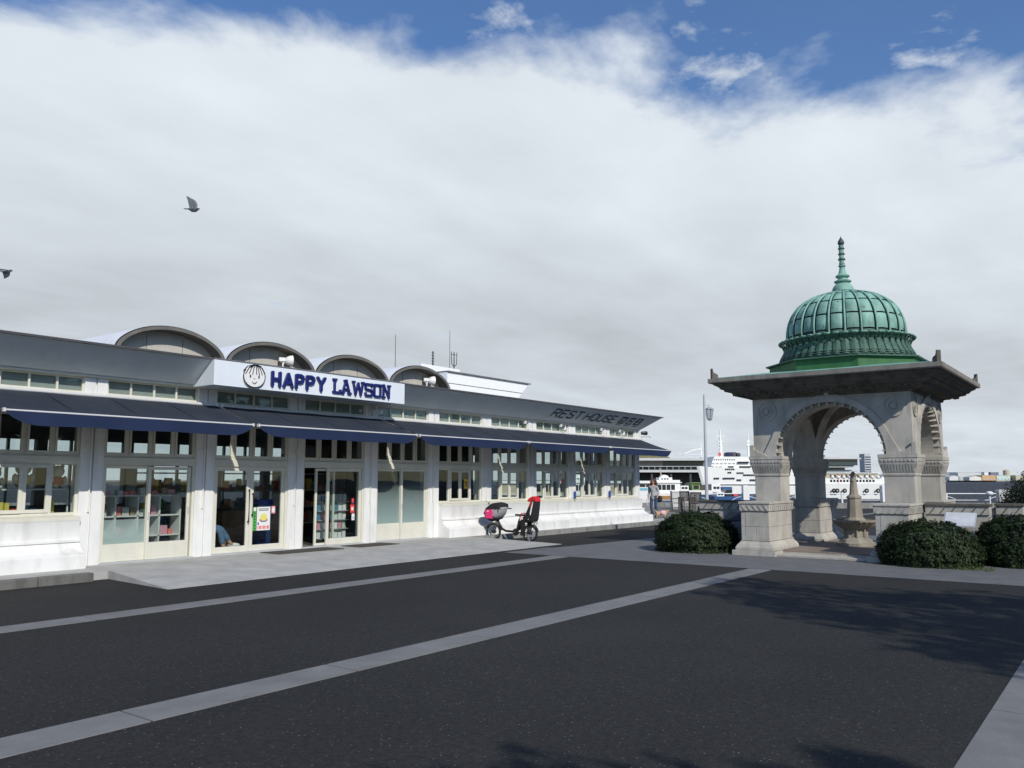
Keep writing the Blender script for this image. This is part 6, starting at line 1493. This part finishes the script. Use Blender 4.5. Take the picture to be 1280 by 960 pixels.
build(MB().tube([(X(936.5), 0, Z(575)), (X(936.5), 0, Z(538))], [.25, .10], 8), 'mast', M_SHIP, sh, local=True)
for y_ in (552, 556): build(MB().box(X(936.5) - .4, X(936.5) + .4, -.2, .2, Z(y_ + 1), Z(y_ - 1)), 'mast_yard', M_SHIP, sh, local=True)
build(MB().lathe([(1.5, Z(572)), (1.55, Z(567)), (1.2, Z(565.6))], 16).xf(Matrix.Translation((X(914.5), 0, 0))), 'funnel', mat('dark_blue_funnel', (.03, .035, .09), .5, .2), sh, local=True)
for x in (916, 922): build(MB().ell((X(x), -1.5, Z(569)), .5, 10, 6), 'vent_cowl', M_DKC, sh, local=True, smooth=True)
build(MB().box(X(899) - .3, X(899) + .2, -1.6, -1.2, Z(570), Z(566.5)), 'red_box', mR, sh, local=True)
fnd = MB().torus((0, 0, 0), .27, .13, 'y', 14, 6).mesh('fender', M_RUB, True)
for x in (917, 920.5, 925, 929, 932.5, 937, 941.5, 946): link('fender', fnd, sh, (X(x), -5.0, Z(618.5)))
# pontoon in front of the ship
pn = thing('pontoon', 'dark floating pontoon with round fenders in front of the white ship', 'pontoon', bg(pxL(930, 175), 175, SEA), BR)
build(MB().box(-3.2, 4.2, -1.5, 1.5, -.2, .35), 'float', M_DKC, pn, local=True)
for i in range(3): build(MB().tube([(-3 + 3.2 * i, -1.3, .35), (-3 + 3.2 * i, -1.3, 2.0)], .08, 6), 'pile', M_RAIL, pn, local=True)
# -- low white ferry seen through the arch
D_ = 150.0; px_ = D_ / 1051
fr_x = 1068
def X(x): return (x - fr_x) * px_
fe = thing('ferry', 'long low white harbour ferry with cream upper deck seen through the pavilion arch', 'ferry', bg(pxL(fr_x, D_), D_, 0), BR)
mbh = MB(); mbh.ring([[(X(1012), -2.4, SEA - .2), (X(1098), -2.4, SEA - .2), (X(1106), 0, SEA - .2), (X(1098), 2.4, SEA - .2), (X(1012), 2.4, SEA - .2)], [(X(1010), -2.8, Z(604)), (X(1100), -2.8, Z(604)), (X(1113), 0, Z(603)), (X(1100), 2.8, Z(604)), (X(1010), 2.8, Z(604))]])
build(mbh, 'hull', M_SHIP, fe, local=True)
deck(fe, X(1012), X(1096), 5.2, Z(604), Z(598), win=(X(1030), X(1086), 14, Z(602.6), Z(599.6), .62))
deck(fe, X(1012), X(1090), 5.0, Z(598), Z(592), M_TAN, win=(X(1030), X(1086), 12, Z(596.8), Z(593.8), .6))
build(MB().box(X(1012), X(1092), -2.7, 2.7, Z(592), Z(591)), 'roof', M_SHIP, fe, local=True)
build(MB().hexa([(X(1096), -2.2, Z(604)), (X(1105), -1.2, Z(604)), (X(1105), 1.2, Z(604)), (X(1096), 2.2, Z(604)), (X(1096), -2.0, Z(596)), (X(1101), -1.1, Z(596)), (X(1101), 1.1, Z(596)), (X(1096), 2.0, Z(596))]), 'wheelhouse', M_SHIP, fe, local=True)
for x in (1034, 1038, 1047, 1074, 1088): link('fender', fnd, fe, (X(x), -3.0, Z(613)))
for x, c_ in ((1041, mR), (1060, M_SHIP), (1078, M_SHIP)): build(MB().tube([(X(x), -2.6, Z(604)), (X(x), -2.6, Z(590))], .06, 5), 'stanchion', c_, fe, local=True)
for i in range(9): build(MB().ell((X(1034 + 7 * i), -2.5, Z(596.5)), .35, 8, 5), 'life_raft', M_WHITE, fe, local=True, smooth=True)
# -- small white tour boat by the terrace
D_ = 78.0; px_ = D_ / 1051; fr_x = 800
tbt = thing('tour_boat', 'white tour boat with tinted cabin windows beside the terrace', 'boat', bg(pxL(fr_x, D_), D_, 0), BR)
mbh = MB(); mbh.ring([[(X(740), -1.6, SEA - .2), (X(850), -1.6, SEA - .2), (X(862), 0, SEA - .2), (X(850), 1.6, SEA - .2), (X(740), 1.6, SEA - .2)], [(X(738), -1.9, Z(616)), (X(852), -1.9, Z(616)), (X(868), 0, Z(614)), (X(852), 1.9, Z(616)), (X(738), 1.9, Z(616))]])
build(mbh, 'hull', M_SHIP, tbt, local=True)
deck(tbt, X(740), X(814), 3.2, Z(616), Z(604), M_TAN, win=(X(770), X(812), 5, Z(613), Z(605.5), .8))
build(MB().box(X(739), X(816), -1.75, 1.75, Z(604), Z(601)), 'awning_roof', M_SHIP, tbt, local=True)
deck(tbt, X(816), X(846), 3.0, Z(616), Z(600), win=(X(818), X(840), 4, Z(612), Z(605.5), .82))
build(MB().box(X(815), X(848), -1.6, 1.6, Z(603.5), Z(602.5)), 'cabin_trim', M_SHIP, tbt, local=True)
deck(tbt, X(822), X(838), 1.8, Z(600), Z(597), name='fly_bridge', win=(X(824), X(834), 3, Z(599.4), Z(598), .7)); build(MB().ell((X(830), 0, Z(596.4)), (.45, .4, .22), 12, 6), 'radar_dome', M_SHIP, tbt, local=True, smooth=True)
build(MB().tube([(X(827), 0, Z(597)), (X(825.5), 0, Z(588)), (X(824.5), 0, Z(585))], [.07, .05, .03], 6), 'mast', M_TAN, tbt, local=True)
build(MB().tube([(X(836), 0, Z(598)), (X(836), 0, Z(590))], .02, 5), 'aerial', M_DKMET, tbt, local=True)
build(MB().box(X(812), X(838), -2.15, -1.85, Z(623.5), Z(619)), 'wood_fender', mat('orange_wood', (.36, .19, .07), .8, .2), tbt, local=True); build(MB().box(X(809), X(814), -1.8, -1.62, Z(603.5), Z(600.5)), 'red_panel', mR, tbt, local=True)
dup(tbt, bg(pxL(690, 72), 72, 0), BR, 'white sightseeing boat moored behind the rest house, seen through its windows')
# -- blue workboats
D_ = 92.0; px_ = D_ / 1051; fr_x = 885
wb = thing('work_boat', 'blue and white work boat with green cabin, moored left of the lamp post', 'boat', bg(pxL(fr_x, D_), D_, 0), BR)
mbh = MB(); mbh.ring([[(X(850), -1.4, SEA - .2), (X(912), -1.4, SEA - .2), (X(918), 0, SEA - .2), (X(912), 1.4, SEA - .2), (X(850), 1.4, SEA - .2)], [(X(844), -1.7, Z(617.5)), (X(914), -1.7, Z(617.5)), (X(924), 0, Z(616)), (X(914), 1.7, Z(617.5)), (X(844), 1.7, Z(617.5))]])
build(mbh, 'hull', M_HULLB, wb, local=True); build(MB().box(X(844), X(914), -1.78, -1.6, Z(617.8), Z(612.5)), 'gunwale', M_SHIP, wb, local=True)
deck(wb, X(862), X(872), 2.4, Z(613), Z(604), mat('green_cabin', (.22, .32, .10), .6, .1), 'cabin', win=(X(863.5), X(870.5), 1, Z(611), Z(606.5), .9)); build(MB().box(X(861), X(873), -1.4, 1.4, Z(604), Z(603)), 'cabin_roof', mat('green_cabin_roof', (.20, .29, .09), .6, .1), wb, local=True)
deck(wb, X(848), X(858), 2.2, Z(613), Z(607), None, 'cabin', win=(X(849), X(857), 2, Z(611), Z(608.5), .8)); deck(wb, X(886), X(897), 2.4, Z(613), Z(605), None, 'cabin', win=(X(888), X(896), 2, Z(611), Z(608), .8))
deck(wb, X(873), X(886), 2.2, Z(613), Z(606), M_DKC, 'deck_gear'); deck(wb, X(900), X(912), 2.0, Z(613), Z(608.5), M_HULLB, 'deck_gear')
wb2 = thing('work_boat', 'small blue boat with dark cabin right of the lamp post, before the white ship', 'boat', bg(pxL(915, 84), 84, 0), BR)
D_ = 84.0; px_ = D_ / 1051; fr_x = 915
mbh = MB(); mbh.ring([[(X(892), -1.2, SEA - .2), (X(934), -1.2, SEA - .2), (X(938), 0, SEA - .2), (X(934), 1.2, SEA - .2), (X(892), 1.2, SEA - .2)], [(X(888), -1.4, Z(620)), (X(936), -1.4, Z(620)), (X(942), 0, Z(618.5)), (X(936), 1.4, Z(620)), (X(888), 1.4, Z(620))]])
build(mbh, 'hull', M_HULLB, wb2, local=True); deck(wb2, X(904), X(912), 1.8, Z(620), Z(612), M_SHIPG, 'cabin', win=(X(905), X(911), 2, Z(617), Z(613.5), .8)); deck(wb2, X(914), X(919), 1.6, Z(620), Z(617.5), mR, 'deck_gear')
deck(wb2, X(893), X(902), 1.8, Z(620), Z(615), None, 'cabin', win=(X(894), X(901), 2, Z(618.5), Z(616), .8))
# -- ferry terminal pier
D_ = 245.0; px_ = D_ / 1051; fr_x = 860
tm = thing('ferry_terminal', 'long ferry terminal pier with white roof edges and dark glass below, behind the boats', 'building', bg(pxL(fr_x, D_), D_, 0), BR)
M_TGLASS = mat('terminal_glass', (.035, .06, .07), .15, .2); M_TR = mat('terminal_roof', (.55, .56, .55), .6, .05); M_GRASS = mat_leaf('roof_lawn', (.16, .15, .06), (.26, .24, .10))
build(MB().box(X(700), X(1075), 2, 30, SEA, Z(604)), 'base', M_DKC, tm, local=True)
build(MB().box(X(700), X(1062), -2, 30, Z(590.5), Z(587.5)), 'lower_slab', M_TR, tm, local=True)
build(MB().box(X(700), X(1062), 3.5, 29, Z(604), Z(590.5)), 'lower_recess', M_DKC, tm, local=True)
build(MB().box(X(700), X(1062), 3, 28, Z(587.5), Z(576)), 'glazing', M_TGLASS, tm, local=True)
build(MB().box(X(700), X(830), 1.5, 3, Z(583), Z(576)), 'soffit', mat('grey_soffit', (.30, .29, .27), .8, .1), tm, local=True)
build(MB().box(X(700), X(1063), -3, 30, Z(576), Z(573)), 'upper_slab', M_TR, tm, local=True)
for i in range(45):
    build(MB().tube([(X(720 + 7.5 * i), -1.8, Z(587.5)), (X(720 + 7.5 * i), -1.8, Z(583.2))], .06, 4), 'rail_post', M_RAIL, tm, local=True)
build(MB().tube([(X(700), -1.8, Z(583.2)), (X(1060), -1.8, Z(583.2))], .08, 5), 'handrail', M_RAIL, tm, local=True)
for i in range(12): build(MB().tube([(X(790 + 24 * i), -1, SEA), (X(790 + 24 * i), -1, Z(590.5))], .35, 8), 'column', M_DKC, tm, local=True)
build(MB().ring([[(X(x), y_, Z(573)) for x, y_ in ((790, 0), (840, 0), (840, 22), (790, 22))], [(X(x), y_, Z(566.5)) for x, y_ in ((800, 4), (830, 4), (830, 18), (800, 18))]]), 'roof_lawn', M_GRASS, tm, local=True)
lat = MB()
for i in range(9): lat.tube([(X(846 + 3.2 * i), 0, Z(573)), (X(849 + 3.2 * i), 0, Z(567.5))], .09, 4); lat.tube([(X(849 + 3.2 * i), 0, Z(573)), (X(846 + 3.2 * i), 0, Z(567.5))], .09, 4)
build(lat, 'roof_lattice', M_RAIL, tm, local=True)
build(MB().tube([(X(846), 0, Z(567.5)), (X(875), 0, Z(569)), (X(905), 0, Z(571))], .12, 5), 'roof_rail', M_RAIL, tm, local=True)
build(MB().tube([(X(878), 1, Z(573)), (X(878), 1, Z(556)), (X(878.6), 1, Z(553))], [.3, .2, .1], 6), 'derrick_mast', M_SHIP, tm, local=True); build(MB().tube([(X(858), 1, Z(567)), (X(868), 1, Z(563)), (X(878), 1, Z(561))], .22, 6), 'derrick_boom', M_SHIP, tm, local=True)
tw = build(MB().box(X(1022), X(1066), -4, 8, Z(582), Z(574.5)), 'control_room', M_TGLASS, tm, local=True); build(MB().box(X(1020), X(1069), -5, 9, Z(574.5), Z(573)), 'control_roof', M_TR, tw, local=True); build(MB().box(X(1024), X(1062), -3.5, 8, Z(584.5), Z(582)), 'control_base', M_TR, tw, local=True); build(MB().box(X(1030), X(1050), -1, 5, Z(573), Z(571)), 'plant_room', M_TR, tw, local=True)
# distant shore
D_ = 1500.0; px_ = D_ / 1051
shore = MB(); a, b = bg(-1400, D_ + 5), bg(1600, D_ + 5); c_, d_ = bg(1600, D_ + 400), bg(-1400, D_ + 400)
shore.hexa([(*a[:2], -2), (*b[:2], -2), (*c_[:2], -2), (*d_[:2], -2), (*a[:2], .9), (*b[:2], .9), (*c_[:2], 1.2), (*d_[:2], 1.2)])
struct(build(shore, 'far_shore', mat('far_ground', (.22, .21, .19), .9, .2, .05)))
def far(label, x0, x1, y, col, kind='box', dep=30, extra=0):
    mt = mat('far_%02d%02d%02d' % tuple(int(99 * c) for c in col), col, .7, .08, .05)
    DD = D_ + extra; p_ = DD / 1051; w_ = (x1 - x0) / 2 * p_; h = 1.7 - (y - 600) * p_
    t = thing('warehouse' if kind in ('box', 'gable') else ('storage_tank' if kind == 'tank' else 'tower_block'), label, 'building' if kind != 'tank' else 'tank', bg(pxL((x0 + x1) / 2, DD), DD + dep / 2, .8), BR, 'buildings on the far shore')
    if kind == 'tank':
        build(MB().lathe([(w_, 0), (w_, h - 2), (w_ * .75, h - .7), (w_ * .1, h)], 24), 'tank_shell', mt, t, local=True, smooth=40); build(MB().torus((0, 0, h - 2), w_, .25, 'z', 24, 5), 'tank_rim', M_GREYM, t, local=True)
    elif kind == 'gable':
        build(MB().prism([(-w_, 0), (w_, 0), (w_, h * .72), (0, h), (-w_, h * .72)], 'y', -dep / 2, dep / 2), 'wall', mt, t, local=True); build(MB().prism([(-w_ - .6, h * .73), (0, h + .5), (w_ + .6, h * .73), (0, h + .1)], 'y', -dep / 2 - .5, dep / 2), 'roof', M_TR, t, local=True)
    else:
        build(MB().box(-w_, w_, -dep / 2, dep / 2, 0, h), 'wall', mt, t, local=True); build(MB().box(-w_ - .4, w_ + .4, -dep / 2 - .4, dep / 2, h, h + .6), 'roof', M_TR, t, local=True)
        n = max(2, int((x1 - x0) / 4))
        for i in range(n): build(MB().box(-w_ + 2 * w_ * (i + .25) / n, -w_ + 2 * w_ * (i + .75) / n, -dep / 2 - .15, -dep / 2 + .1, h * .12, h * .42), 'door', M_GREYM, t, local=True)
        if kind == 'tower':
            for j in range(9): build(MB().box(-w_ * .9, w_ * .9, -dep / 2 - .3, -dep / 2, h * (.1 + .095 * j), h * (.145 + .095 * j)), 'window_band', M_SHIPG, t, local=True)
far('long pale grey warehouse on the far shore right of the pavilion', 1198, 1227, 591.5, (.55, .57, .56))
far('small white gabled sheds on the far shore beside the pavilion', 1187, 1200, 595, (.68, .68, .66), 'gable')
far('white shed with rounded roof in front of the long far warehouse', 1212, 1227, 595.5, (.72, .71, .62), 'gable', 20, -40)
far('white cube building on the far shore left of the orange shed', 1231, 1236, 591, (.75, .73, .70))
far('orange shed on the far shore', 1228, 1245, 595, (.62, .36, .16), 'box', 25, -30)
far('dark grey block behind the orange shed on the far shore', 1239, 1249, 591, (.16, .17, .21), 'box', 30, 60)
far('pale green shed on the far shore right of the orange one', 1246, 1263, 595, (.55, .66, .58), 'box', 25, -30)
far('round tan storage tank on the far shore', 1261, 1269, 587.5, (.52, .46, .34), 'tank')
far('tan shed at the right edge of the far shore', 1270, 1290, 595, (.52, .50, .34))
far('bluish warehouse on the far shore next to the pavilion', 1178, 1197, 591, (.24, .28, .33), 'box', 30, 100)
far('grey tower block rising above the far shore, seen through the arch', 1082, 1090, 568, (.50, .53, .56), 'tower', 30, 500)
far('white low sheds on the far shore at the left of the arch view', 1060, 1080, 590, (.70, .69, .64), 'gable', 40)
far('white warehouse on the far shore at the foot of the tower block', 1078, 1098, 592, (.66, .66, .63), 'gable', 40, 30)
far('dark bluish shed on the far shore at the right of the arch view', 1095, 1112, 594, (.20, .23, .27))
far('pale shed on the far shore hidden behind the right pier', 1112, 1140, 593, (.6, .6, .56))
